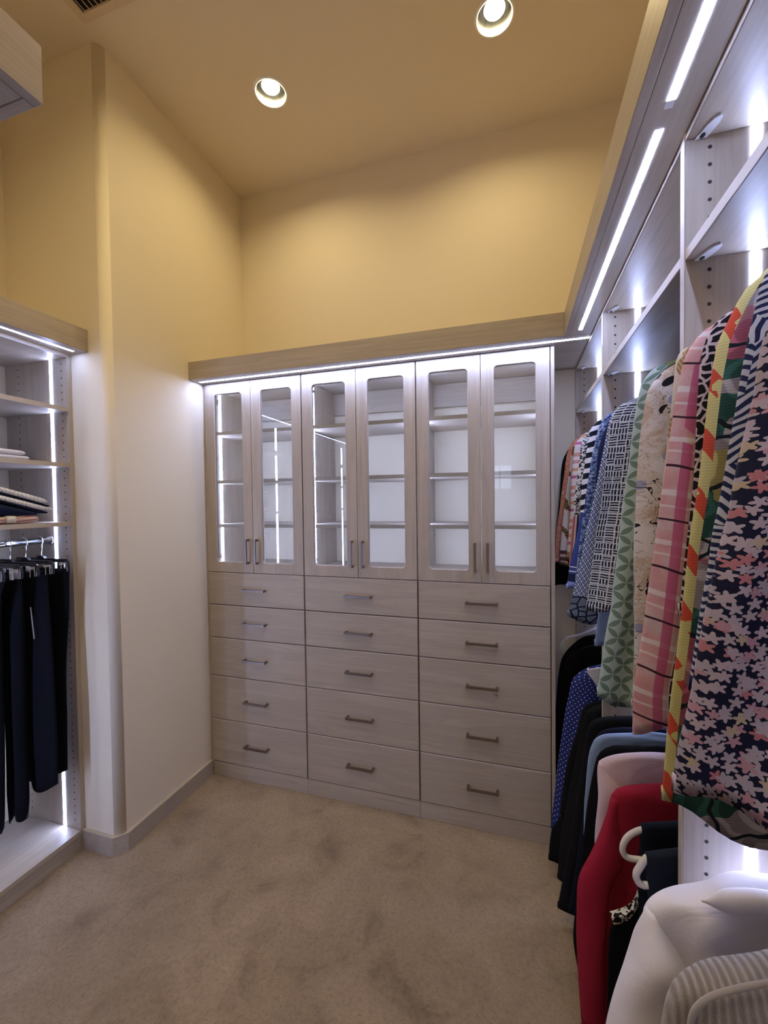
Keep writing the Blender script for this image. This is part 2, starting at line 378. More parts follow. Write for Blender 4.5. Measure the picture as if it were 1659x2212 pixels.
# ------------------------------------------------------------------ crowns (valances) with light strips
c = empty('crown_valance', (.93, -.05, CB), 'taupe crown valance with light strip above the glass-door cabinets', 'valance', 'lighted crown valances')
box('fascia', XL, XRC - .0005, -.105, -.086, CB, CT, M_WX, c)
box('soffit', XL, XRU, -.0855, YB - .001, CB + .0002, CB + .018, M_WX, c)
led('light_strip', .012, XRU - .002, -.055, -.041, CB - .0004, CB + .003, c, M_LEDC)
c = empty('crown_valance', (1.93, -1.3, CB), 'taupe crown valance with broken light strip over the right closet', 'valance', 'lighted crown valances')
box('fascia', XRC, XRC + .019, YE + .01, -.0862, CB, CT, M_WY, c)
box('soffit', XRC + .0195, XRU - .0005, YE + .01, -.0862, CB + .0002, CB + .018, M_WY, c)
for y0, y1 in ((-1.101, -.147), (-2.10, -1.162), (-3.1, -2.16)): led('light_strip', 1.931, 1.945, y0, y1, CB - .0004, CB + .003, c, M_LEDC)
box('end_cap', 1.931, 1.945, -1.161, -1.145, CB - .0004, CB + .003, M_LEDOFF, c, bevel=0)
c = empty('crown_valance', (-.17, -1.6, CB), 'taupe crown valance with light strip over the left closet', 'valance', 'lighted crown valances')
box('fascia', XLC - .019, XLC, YE + .01, YR - .001, CB, CT, M_WY, c)
box('soffit', XLU + .0005, XLC - .0195, YE + .01, YR - .001, CB + .0002, CB + .018, M_WY, c)
led('light_strip', -.175, -.162, YE + .15, YR - .03, CB - .0004, CB + .003, c, M_LEDU)
c = empty('crown_valance', (.62, -2.2, CB), 'near taupe crown valance cut by the upper left picture edge', 'valance', 'lighted crown valances')
NX, NY = .920, -1.480
box('fascia', NX - .019, NX, YE + .01, NY, CB, CT, M_WY, c)
box('end_board', .36, NX - .0195, NY - .019, NY, CB, CT, M_WX, c)
box('soffit', .36, NX - .0195, YE + .01, NY - .0195, CB + .0002, CB + .018, M_WY, c)
n = empty('tall_closet', (.62, -2.3, 0), 'taupe tall closet under the near crown valance at left', 'closet')
box('side_panel', .415, NX - .105, NY - .125, NY - .105, 0, CB - .001, M_WZ, n); box('side_panel', .415, NX - .105, -3.05, -3.03, 0, CB - .001, M_WZ, n)
box('back_panel', .415, .425, -3.03, NY - .1255, 0, CB - .001, M_WZ, n)
for z in (.08, .6, 1.2, 1.8, 2.23): box('shelf', .4255, NX - .105, -3.0295, NY - .1255, z, z + .019, M_WY, n)

# ------------------------------------------------------------------ hanging closets left and right
def holes_on(y, xs, z0, z1, skip, parent, s=-1):
    m = MB()
    for xx in xs:
        k = 0
        while z0 + k * .032 < z1:
            z = z0 + k * .032; k += 1
            if min([abs(z - q) for q in skip] + [9]) < .012: continue
            m.add([(xx + .0036 * math.cos(a), y + s * .0004, z + .0036 * math.sin(a)) for a in [math.pi / 4 * q for q in range(8)]], [tuple(range(8))])
    tag(m.build('pin_holes', M_HOLE, parent), kind='stuff')
def clip(x, y, z, sy, parent):
    m = MB(); P = [(-.009, 0), (.009, 0), (.009, .030), (.006, .043), (0, .048), (-.006, .043), (-.009, .030)]
    m.prism(P, lambda a, b, t: (x + a + b * .28, y + sy * (b + .0008), t), z - .004, z - .0002)
    o = m.build('shelf_clip', M_PLASTIC, parent)
    MB().prism([(x + .004 * math.cos(a), y + sy * (.009 + .007 * math.sin(a))) for a in [math.pi / 5 * q for q in range(10)]], lambda a, b, t: (a, b, t), z - .0046, z - .0041).build('cam_slot', M_HOLE, o)
RC = empty('right_hanging_closet', (2.19, -1.3, 0), 'open taupe hanging closet with lit uprights along the right wall', 'closet')
UP = [.3775, -.3117, -1.0701, -1.83, -2.60]
for i, y in enumerate(UP):
    p = box('upright', XRU + .0015, XRB - .001, y, y + .0185, 0, CB - .0005, M_WZ, RC)
    box('edge_band', XRU, XRU + .0013, y, y + .0185, 0, CB - .0005, M_EDGE, p, bevel=0)
    if i < 4:
        holes_on(y, (2.0286, 2.335), .11, 2.235, (2.03, 2.247), RC)
        led('light_strip', 2.0922, 2.1072, y - .0015, y + .0012, .09, 2.018, RC, M_LEDU); led('light_strip', 2.0922, 2.1072, y - .0015, y + .0012, 2.042, 2.2425, RC, M_LEDU)
    if i: 
        y1 = UP[i - 1]; y0 = y + .0187
        for z0, z1 in ((2.243, 2.262), (2.0205, 2.0395)):
            s = box('shelf', XRU + .0035, XRB - .001, y0, y1 - .0002, z0, z1, M_WY, RC)
            box('edge_band', XRU + .002, XRU + .0033, y0, y1 - .0002, z0, z1, M_EDGE, s, bevel=0)
            if z0 > 1: clip(2.0135, y1 - .0004, z0, -1, RC)
        for z in (1.958, 1.0 if i == 3 else .955):
            MB().tube([(2.135, y0, z), (2.135, y1 - .0003, z)], .013, 14).build('hanging_rod', M_CHROME, RC, True)
LC = empty('left_hanging_closet', (-.42, -1.7, 0), 'open taupe closet with lit end panel along the left wall', 'closet')
UL = [(YR - .0195, -1), (-1.275, 1), (-2.02, 1), (-2.765, 1)]
for i, (y, s) in enumerate(UL):
    p = box('upright', XLB + .001, XLU - .0015, y, y + .019, 0, CB - .0005, M_WZ, LC)
    box('edge_band', XLU - .0013, XLU, y, y + .019, 0, CB - .0005, M_EDGE, p, bevel=0)
    f = y if s < 0 else y + .019
    holes_on(f, (-.257, -.534), .13, 2.235, (2.0, 1.755, 1.4925, 2.243), LC, s)
    yy = (f - .0015, f + .001) if s < 0 else (f - .001, f + .0015)
    for z0, z1 in ((.089, 1.4825), (1.5035, 1.745), (1.7655, 1.993), (2.0135, 2.234)):
        led('light_strip', -.330, -.315, *yy, z0, z1, LC, M_LEDU)
    if i:
        y0 = y + .0192; y1 = UL[i - 1][0]
        for z0, z1 in ((2.2345, 2.251), (1.9935, 2.0125), (1.746, 1.765), (1.4835, 1.5025), (.069, .0886)):
            sh = box('shelf', XLB + .001, XLU - .003, y0, y1 - .0002, z0, z1, M_WY, LC)
            box('edge_band', XLU - .0028, XLU - .0012 + (.0012 if z0 < .1 else 0), y0, y1 - .0002, z0, z1, M_EDGE, sh, bevel=0)
        box('kick_board', XLU - .018, XLU - .002, y0, y1 - .0002, 0, .0685, M_WY, LC)
        MB().tube([(-.36, y0, 1.418), (-.36, y1 - .0003, 1.418)], .0145, 16).build('hanging_rod', M_CHROME, LC, True)
        MB().lathe((0, 0, 0), [(.022, 0), (.022, .004), (.017, .004), (.017, .016)], 18)
        rb = MB().lathe((0, 0, 0), [(.001, 0), (.023, 0), (.023, .004), (.0175, .005), (.0175, .018), (.001, .018)], 18)
        rb.v = [(-.36 + a, y1 - .0005 - c_, 1.418 + b) for a, b, c_ in rb.v]; rb.build('rod_socket', M_CHROME, LC, True)

# ------------------------------------------------------------------ fabrics (UV in metres: u across from the front edge, v height)
def cloth(m, color, rough=.9, weave=900.0, sheen=0.0, bump=.35, dye=.84):
    if dye < 1: color = m.mult(color, (dye, dye, dye))
    v = m.coord('UV'); w = m.noise(v, weave, 2).outputs[0]
    wr = m.noise(m.coord('UV', (1, .45, 1)), 26, 3, .8).outputs[0]            # soft wrinkles
    h = m.math('ADD', m.math('MULTIPLY', w, .10), m.math('MULTIPLY', wr, 1.0))
    return m.bsdf(color, rough, bump=(h, bump, .010), sheen=sheen, spec=.12)
def f_plain(name, col, col2=None, rough=.9, sheen=0.0):
    m = NT(name); v = m.coord('UV'); a = m.noise(v, 9, 3).outputs[0]
    return cloth(m, m.mix(a, col, col2 or tuple(c * .8 for c in col)), rough, sheen=sheen, dye=1.0)
NAVY = (.012, .016, .045); WHITE = (.72, .70, .70)
def f_floral():
    m = NT('navy_pink_star_flower_print'); v = m.coord('UV', (76, 76, 76))
    dn = m.noise(v, .35, 2); v2 = m.n('VectorMath', {0: v, 1: m.n('VectorMath', {0: dn.outputs[1], 3: .5}, operation='SCALE').outputs[0]}, operation='ADD').outputs[0]
    masks = None; colr = None; base = (.010, .011, .028)
    cur = base
    for k, (off, sc) in enumerate((((0, 0, 0), 1.0), ((.47, .53, 0), .93))):
        mp = m.n('Mapping', {0: v2, 1: off, 3: (sc, sc, sc)}).outputs[0]
        vo = m.n('TexVoronoi', {'Vector': mp, 'Scale': 1.0, 'Randomness': .75}, voronoi_dimensions='2D')
        d = m.n('VectorMath', {0: mp, 1: vo.outputs['Position']}, operation='SUBTRACT').outputs[0]
        x, y, _ = m.sep(d); r = vo.outputs['Distance']
        rc, gc, bc = [m.n('SeparateColor', {0: vo.outputs['Color']}).outputs[q] for q in range(3)]
        th = m.math('ARCTAN2', y, x)
        pet = m.math('COSINE', m.math('ADD', m.math('MULTIPLY', th, 5.0), m.math('MULTIPLY', rc, 6.28)))
        R = m.math('ADD', .39, m.math('MULTIPLY', pet, .14))
        mask = m.lt(r, R)
        if k: mask = m.math('MULTIPLY', mask, m.gt(bc, .45))
        col = m.ramp(gc, [(0, (.36, .34, .38)), (.34, (.42, .37, .40)), (.50, (.42, .22, .26)), (.62, (.42, .13, .13)), (.70, (.40, .35, .38)), (.90, (.44, .37, .22)), (1, (.36, .35, .42))], 'CONSTANT')
        col = m.mix(m.math('MULTIPLY', m.noise(v, .12, 2).outputs[0], .6), col, (.42, .26, .29))
        cur = m.mix(mask, cur, col)
    return cloth(m, cur)
def f_green():
    m = NT('sage_overlapping_circle_print'); v = m.coord('UV', (31, 31, 31), math.radians(45))
    x, y, _ = m.sep(v); fx, fy = m.math('FRACT', x), m.math('FRACT', y); tot = None
    for a in (0, 1):
        for b in (0, 1):
            dx, dy = m.math('SUBTRACT', fx, a), m.math('SUBTRACT', fy, b)
            c = m.lt(m.math('ADD', m.math('MULTIPLY', dx, dx), m.math('MULTIPLY', dy, dy)), .47)
            tot = c if tot is None else m.math('ADD', tot, c)
    leaf = m.gt(tot, 1.5)
    base = m.mix(m.noise(v, .3, 2).outputs[0], (.33, .43, .385), (.40, .48, .45))
    ax = m.math('ADD', m.math('ABSOLUTE', m.math('SUBTRACT', fx, .0)), 0)
    return cloth(m, m.mix(leaf, base, m.mix(m.noise(v, 1.5, 2).outputs[0], (.11, .17, .14), (.17, .24, .20))))
def f_hatch():
    m = NT('navy_white_crosshatch_print'); v = m.coord('UV', (1, 1, 1)); x, y, _ = m.sep(v)
    dn = m.noise(v, 60, 2).outputs[0]
    x = m.math('ADD', x, m.math('MULTIPLY', dn, .004)); y = m.math('ADD', y, m.math('MULTIPLY', dn, -.004))
    P = .021
    cx, cy = m.math('FLOOR', m.math('DIVIDE', x, P)), m.math('FLOOR', m.math('DIVIDE', y, P * .8))
    wn = m.n('TexWhiteNoise', {'Vector': m.n('CombineXYZ', {0: cx, 1: cy}).outputs[0]}, noise_dimensions='2D').outputs[0]
    hs = m.stripe(y, P / 3.0, .42); vs_ = m.stripe(x, P / 3.0, .42)
    sel = m.gt(wn, .5); s = m.math('ADD', m.math('MULTIPLY', hs, sel), m.math('MULTIPLY', vs_, m.math('SUBTRACT', 1, sel)))
    grid = m.math('MAXIMUM', m.stripe(x, P, .13), m.stripe(y, P * .8, .15))
    return cloth(m, m.mix(m.math('MAXIMUM', s, grid), (.014, .016, .036), (.52, .53, .56)))
def f_diamond():
    m = NT('blue_diamond_dot_print'); v = m.coord('UV', (1, 1, 1)); x, y, _ = m.sep(v)
    a, b = m.math('ADD', x, m.math('MULTIPLY', y, .7)), m.math('SUBTRACT', x, m.math('MULTIPLY', y, .7)); P = .0135
    fa, fb = m.math('FRACT', m.math('DIVIDE', a, P)), m.math('FRACT', m.math('DIVIDE', b, P))
    ln = m.math('MAXIMUM', m.lt(fa, .24), m.lt(fb, .24))
    da, db = m.math('SUBTRACT', fa, .62), m.math('SUBTRACT', fb, .62)
    dot = m.lt(m.math('ADD', m.math('MULTIPLY', da, da), m.math('MULTIPLY', db, db)), .028)
    c = m.mix(m.math('MAXIMUM', ln, dot), (.030, .042, .13), (.50, .55, .70))
    # flowered border at the hem
    vo = m.n('TexVoronoi', {'Vector': v, 'Scale': 42.0}, feature='DISTANCE_TO_EDGE', voronoi_dimensions='2D')
    bor = m.mix(m.lt(vo.outputs[0], .09), m.mix(m.noise(v, 40, 1).outputs[0], (.10, .13, .19), (.16, .19, .26)), (.008, .010, .022))
    return cloth(m, m.mix(m.lt(y, 1.265), c, bor))
def f_bluefloral():
    m = NT('light_blue_floral_print'); v = m.coord('UV', (1, 1, 1))
    a = m.noise(v, 85, 2, 1.2).outputs[0]; b = m.noise(v, 170, 2, .8).outputs[0]
    c = m.ramp(a, [(.36, (.022, .035, .11)), (.43, (.10, .16, .34)), (.52, (.26, .35, .58)), (.62, (.42, .50, .68))], 'CONSTANT')
    return cloth(m, m.mix(m.math('MULTIPLY', m.gt(b, .60), .7), c, (.02, .025, .07)))
def f_bwstripe():
    m = NT('black_white_stripe_navy_border_print'); v = m.coord('UV'); x, y, _ = m.sep(v)
    wob = m.math('MULTIPLY', m.noise(v, 26, 2).outputs[0], .012); yy = m.math('ADD', y, m.math('ADD', wob, m.math('MULTIPLY', x, -.25)))
    s = m.mix(m.stripe(yy, .042, .48), (.010, .011, .022), (.66, .66, .70))
    low = m.mix(m.math('MULTIPLY', m.stripe(y, .018, .25), m.math('MULTIPLY', m.gt(y, 1.246), m.lt(y, 1.30))), (.035, .055, .19), (.55, .55, .62))
    low = m.mix(m.math('MULTIPLY', m.gt(y, 1.238), m.lt(y, 1.27)), low, (.012, .016, .05)); low = m.mix(m.lt(y, 1.238), low, (.20, .24, .52))
    return cloth(m, m.mix(m.lt(y, 1.52), s, low))
def f_pinkstripe():
    m = NT('pink_orange_white_stripe_print'); v = m.coord('UV'); x, y, _ = m.sep(v)
    yy = m.math('ADD', y, m.math('MULTIPLY', m.noise(v, 9, 1).outputs[0], .012))
    f = m.math('FRACT', m.math('DIVIDE', yy, .150))
    W = (.72, .66, .66)
    c = m.ramp(f, [(0, W), (.14, (.48, .14, .30)), (.23, W), (.36, (.62, .32, .18)), (.46, W), (.60, (.55, .30, .28)), (.70, W), (.80, (.62, .30, .22)), (.91, W)], 'CONSTANT')
    b = m.noise(v, 70, 2, 1).outputs[0]
    bor = m.ramp(b, [(.40, (.02, .02, .03)), (.48, (.62, .55, .30)), (.60, (.70, .66, .60))], 'CONSTANT')
    return cloth(m, m.mix(m.lt(y, 1.33), c, bor))
def f_abstract():
    m = NT('black_cream_abstract_print'); v = m.coord('UV'); x, y, _ = m.sep(v)
    a = m.noise(v, 75, 3, 1.5).outputs[0]
    c = m.ramp(a, [(.40, (.010, .010, .014)), (.48, (.55, .52, .48)), (.60, (.68, .66, .64)), (.68, (.45, .38, .16))], 'CONSTANT')
    s = m.mix(m.stripe(x, .016, .45), (.62, .42, .36), (.010, .012, .03)); s = m.mix(m.stripe(x, .032, .15), s, (.5, .12, .10))
    return cloth(m, m.mix(m.lt(y, 1.50), c, s))
def f_coral():
    m = NT('coral_leaf_print'); v = m.coord('UV'); a = m.noise(v, 110, 2, 2.2).outputs[0]
    return cloth(m, m.ramp(a, [(.44, (.72, .42, .30)), (.50, (.66, .17, .07)), (.60, (.58, .10, .04)), (.66, (.70, .45, .34))], 'CONSTANT'))
def f_scarf():
    m = NT('cream_brown_scarf_print'); v = m.coord('UV'); x, y, _ = m.sep(v)
    yy = m.math('ADD', y, m.math('ADD', m.math('MULTIPLY', x, .8), m.math('MULTIPLY', m.noise(v, 7, 2).outputs[0], .16)))
    b = m.stripe(yy, .125, .26); e = m.math('MULTIPLY', b, m.gt(m.noise(v, 160, 2).outputs[0], .52))
    c = m.mix(b, (.70, .62, .60), (.26, .17, .07)); c = m.mix(e, c, (.045, .025, .02))
    hem = m.mix(m.stripe(y, .032, .6), (.62, .42, .38), (.10, .055, .05))
    return cloth(m, m.mix(m.lt(y, 1.33), c, hem))
def f_cream():
    m = NT('cream_black_blossom_print'); v = m.coord('UV'); x, y, _ = m.sep(v)
    w = m.noise(v, 13, 4, .8).outputs[0]
    c = m.ramp(w, [(.44, (.58, .53, .51)), (.55, (.52, .44, .37)), (.64, (.42, .29, .20)), (.74, (.32, .29, .35))])
    ln = m.math('ABSOLUTE', m.math('SUBTRACT', m.noise(v, 38, 3, 2.5).outputs[0], .5))
    c = m.mix(m.math('MULTIPLY', m.lt(ln, .010), m.gt(w, .46)), c, (.28, .20, .14))
    vo = m.n('TexVoronoi', {'Vector': v, 'Scale': 24.0}, voronoi_dimensions='2D')
    d = m.n('VectorMath', {0: m.n('VectorMath', {0: v, 3: 24.0}, operation='SCALE').outputs[0], 1: vo.outputs['Position']}, operation='SUBTRACT').outputs[0]
    dx, dy, _ = m.sep(d); th = m.math('ARCTAN2', dy, dx)
    R = m.math('ADD', .24, m.math('MULTIPLY', m.math('COSINE', m.math('MULTIPLY', th, 5.0)), .14))
    cc = m.n('SeparateColor', {0: vo.outputs['Color']}).outputs
    fl = m.math('MULTIPLY', m.lt(vo.outputs['Distance'], R), m.math('MULTIPLY', m.gt(cc[0], .45), m.gt(m.noise(v, 7, 1).outputs[0], .52)))
    fb = m.math('MULTIPLY', m.lt(vo.outputs['Distance'], R), m.lt(cc[0], .22))
    br = m.math('MULTIPLY', m.lt(m.math('ABSOLUTE', m.math('SUBTRACT', m.noise(v, 19, 2, 1.5).outputs[0], .5)), .006), m.gt(m.noise(v, 5, 1).outputs[0], .5))
    c = m.mix(fb, c, (.27, .27, .36)); c = m.mix(m.math('MAXIMUM', fl, br), c, (.012, .011, .013))
    return cloth(m, c)
def f_beige():
    m = NT('beige_brown_leaf_print'); v = m.coord('UV', (1, .6, 1))
    vo = m.n('TexVoronoi', {'Vector': v, 'Scale': 30.0, 'Randomness': .6}, voronoi_dimensions='2D'); x, y, _ = m.sep(v)
    st = m.stripe(m.math('ADD', x, y), .006, .4)
    leaf = m.lt(vo.outputs['Distance'], .34)
    return cloth(m, m.mix(leaf, (.62, .55, .48), m.mix(st, (.30, .20, .10), (.50, .36, .18))))
def f_pink():
    m = NT('pink_plaid_print'); v = m.coord('UV'); x, y, _ = m.sep(v)
    u = m.math('ADD', x, m.math('MULTIPLY', y, .02))
    yy = m.math('ADD', m.math('ADD', y, m.math('MULTIPLY', x, .18)), m.math('MULTIPLY', m.noise(v, 10, 1).outputs[0], .02))
    wash = m.noise(v, 20, 3, .5).outputs[0]
    c = m.ramp(wash, [(.35, (.56, .42, .42)), (.5, (.58, .32, .31)), (.65, (.54, .26, .28))])
    c = m.mix(m.math('MULTIPLY', m.lt(m.math('ABSOLUTE', m.math('SUBTRACT', m.noise(v, 55, 2, 3).outputs[0], .5)), .014), .45), c, (.52, .22, .24))
    c = m.mix(m.math('MULTIPLY', m.stripe(yy, .086, .10, .5), .75), c, (.70, .64, .64)); c = m.mix(m.math('MULTIPLY', m.stripe(yy, .086, .05, .72), .6), c, (.70, .66, .66))
    mag = m.math('MULTIPLY', m.stripe(u, .070, .20, .28), m.gt(m.noise(v, 14, 1).outputs[0], .40)); c = m.mix(m.math('MULTIPLY', mag, .85), c, (.46, .085, .20))
    c = m.mix(m.math('MULTIPLY', m.stripe(u, .070, .10, -.02), .8), c, (.70, .65, .66))
    dash = m.math('MULTIPLY', m.stripe(yy, .030, .86), m.math('MAXIMUM', m.stripe(u, .070, .075, .01 - .06), m.stripe(u, .070, .06, -.20)))
    c = m.mix(m.math('MULTIPLY', dash, m.gt(m.noise(v, 6, 1).outputs[0], .30)), c, (.045, .018, .03))
    c = m.mix(m.stripe(yy, .086, .045), c, (.045, .018, .03))
    return cloth(m, c)
def f_leopard():
    m = NT('black_spots_on_pale_pink_print'); v = m.coord('UV', (1, .8, 1))
    dn = m.noise(v, 60, 1); v2 = m.n('VectorMath', {0: v, 1: m.n('VectorMath', {0: dn.outputs[1], 3: .012}, operation='SCALE').outputs[0]}, operation='ADD').outputs[0]
    vo = m.n('TexVoronoi', {'Vector': v2, 'Scale': 84.0, 'Randomness': .9}, feature='DISTANCE_TO_EDGE', voronoi_dimensions='2D')
    return cloth(m, m.mix(m.gt(vo.outputs[0], .13), (.52, .43, .46), (.010, .009, .013)))
def f_rose():
    m = NT('rose_intarsia_knit'); v = m.coord('UV'); x, y, _ = m.sep(v)
    dn = m.noise(v, 16, 2); v2 = m.n('VectorMath', {0: v, 1: m.n('VectorMath', {0: dn.outputs[1], 3: .05}, operation='SCALE').outputs[0]}, operation='ADD').outputs[0]
    vo = m.n('TexVoronoi', {'Vector': v2, 'Scale': 10.5, 'Randomness': .9}, voronoi_dimensions='2D')
    ve = m.n('TexVoronoi', {'Vector': v2, 'Scale': 10.5, 'Randomness': .9}, feature='DISTANCE_TO_EDGE', voronoi_dimensions='2D')
    cc = m.n('SeparateColor', {0: vo.outputs['Color']}).outputs
    YE_, GR, RO, TE, LI = (.58, .52, .20), (.50, .47, .50), (.50, .15, .21), (.045, .14, .115), (.58, .28, .31)
    t = m.math('ADD', m.math('MULTIPLY', m.math('SUBTRACT', y, 1.10), 1.25), m.math('MULTIPLY', m.math('SUBTRACT', dn.outputs[0], .5), .16))
    c = m.ramp(t, [(0, GR), (.035, TE), (.075, GR), (.12, TE), (.18, RO), (.25, LI), (.31, RO), (.35, TE), (.40, GR), (.46, LI), (.50, GR), (.54, TE), (.58, YE_), (.67, GR), (.70, TE), (.75, GR), (.79, TE), (.83, RO), (.87, LI), (.90, GR), (.94, YE_)], 'CONSTANT')
    rings = m.math('SINE', m.math('MULTIPLY', vo.outputs['Distance'], 22.0)); c = m.mult(c, m.ramp(rings, [(.2, (.62, .57, .59)), (.7, (1.05, 1.05, 1.05))]))
    c = m.mix(m.lt(ve.outputs[0], .028), c, (.015, .022, .030))
    trim = m.mix(m.math('MULTIPLY', m.stripe(m.math('ADD', y, m.math('MULTIPLY', x, 1.6)), .082, .38), m.gt(m.noise(v, 30, 2).outputs[0], .42)), (.62, .56, .24), (.58, .085, .05))
    c = m.mix(m.math('MULTIPLY', m.lt(x, .011), m.gt(y, 1.10)), c, trim)
    k = m.stripe(y, .0042, .5); c = m.mult(c, m.mix(k, (1, 1, 1), (.84, .84, .84)))
    return cloth(m, c)
def f_navystripe():
    m = NT('navy_white_scrambled_stripe_print'); v = m.coord('UV')
    vo = m.n('TexVoronoi', {'Vector': v, 'Scale': 17.0}, voronoi_dimensions='2D'); cc = m.n('SeparateColor', {0: vo.outputs['Color']}).outputs[0]
    x, y, _ = m.sep(v); a = m.math('MULTIPLY', m.math('FLOOR', m.math('MULTIPLY', cc, 4.0)), .8)
    p = m.math('ADD', m.math('MULTIPLY', x, m.math('SINE', a)), m.math('MULTIPLY', y, m.math('COSINE', a)))
    p = m.math('ADD', p, m.math('MULTIPLY', m.noise(v, 30, 1).outputs[0], .012))
    return cloth(m, m.mix(m.stripe(p, .0090, .50), (.016, .022, .075), (.46, .47, .55)))
def f_dots():
    m = NT('navy_polka_dot_print'); v = m.coord('UV'); x, y, _ = m.sep(v); P = .019
    row = m.math('FLOOR', m.math('DIVIDE', y, P * .62)); xx = m.math('ADD', x, m.math('MULTIPLY', row, P * .5))
    fx, fy = m.math('SUBTRACT', m.math('FRACT', m.math('DIVIDE', xx, P)), .5), m.math('SUBTRACT', m.math('FRACT', m.math('DIVIDE', y, P * .62)), .5)
    d = m.math('ADD', m.math('MULTIPLY', fx, fx), m.math('MULTIPLY', m.math('MULTIPLY', fy, fy), .38))
    return cloth(m, m.mix(m.lt(d, .012), (.022, .034, .17), (.70, .72, .80)), .6)
def f_rib(name, col, period, depth=.5):
    m = NT(name); v = m.coord('UV'); x, y, _ = m.sep(v)
    s = m.math('SINE', m.math('MULTIPLY', m.math('ADD', x, m.math('MULTIPLY', m.noise(v, 8, 1).outputs[0], .004)), 6.2832 / period))
    s = m.math('ADD', m.math('MULTIPLY', s, .5), .5); n2 = m.noise(v, 500, 2).outputs[0]
    c = m.mix(s, tuple(q * .62 for q in col), col)
    return m.bsdf(m.mult(c, m.mix(n2, (.75, .75, .75), (1.1, 1.1, 1.1))), .95, bump=(m.math('ADD', s, m.math('MULTIPLY', n2, .4)), .7, .004), sheen=.3, spec=.1)
def f_trim():
    m = NT('black_white_flower_trim'); v = m.coord('Object'); a = m.noise(v, 75, 2, 1.0).outputs[0]
    return cloth(m, m.mix(m.gt(a, .50), (.012, .010, .010), (.70, .68, .56)))

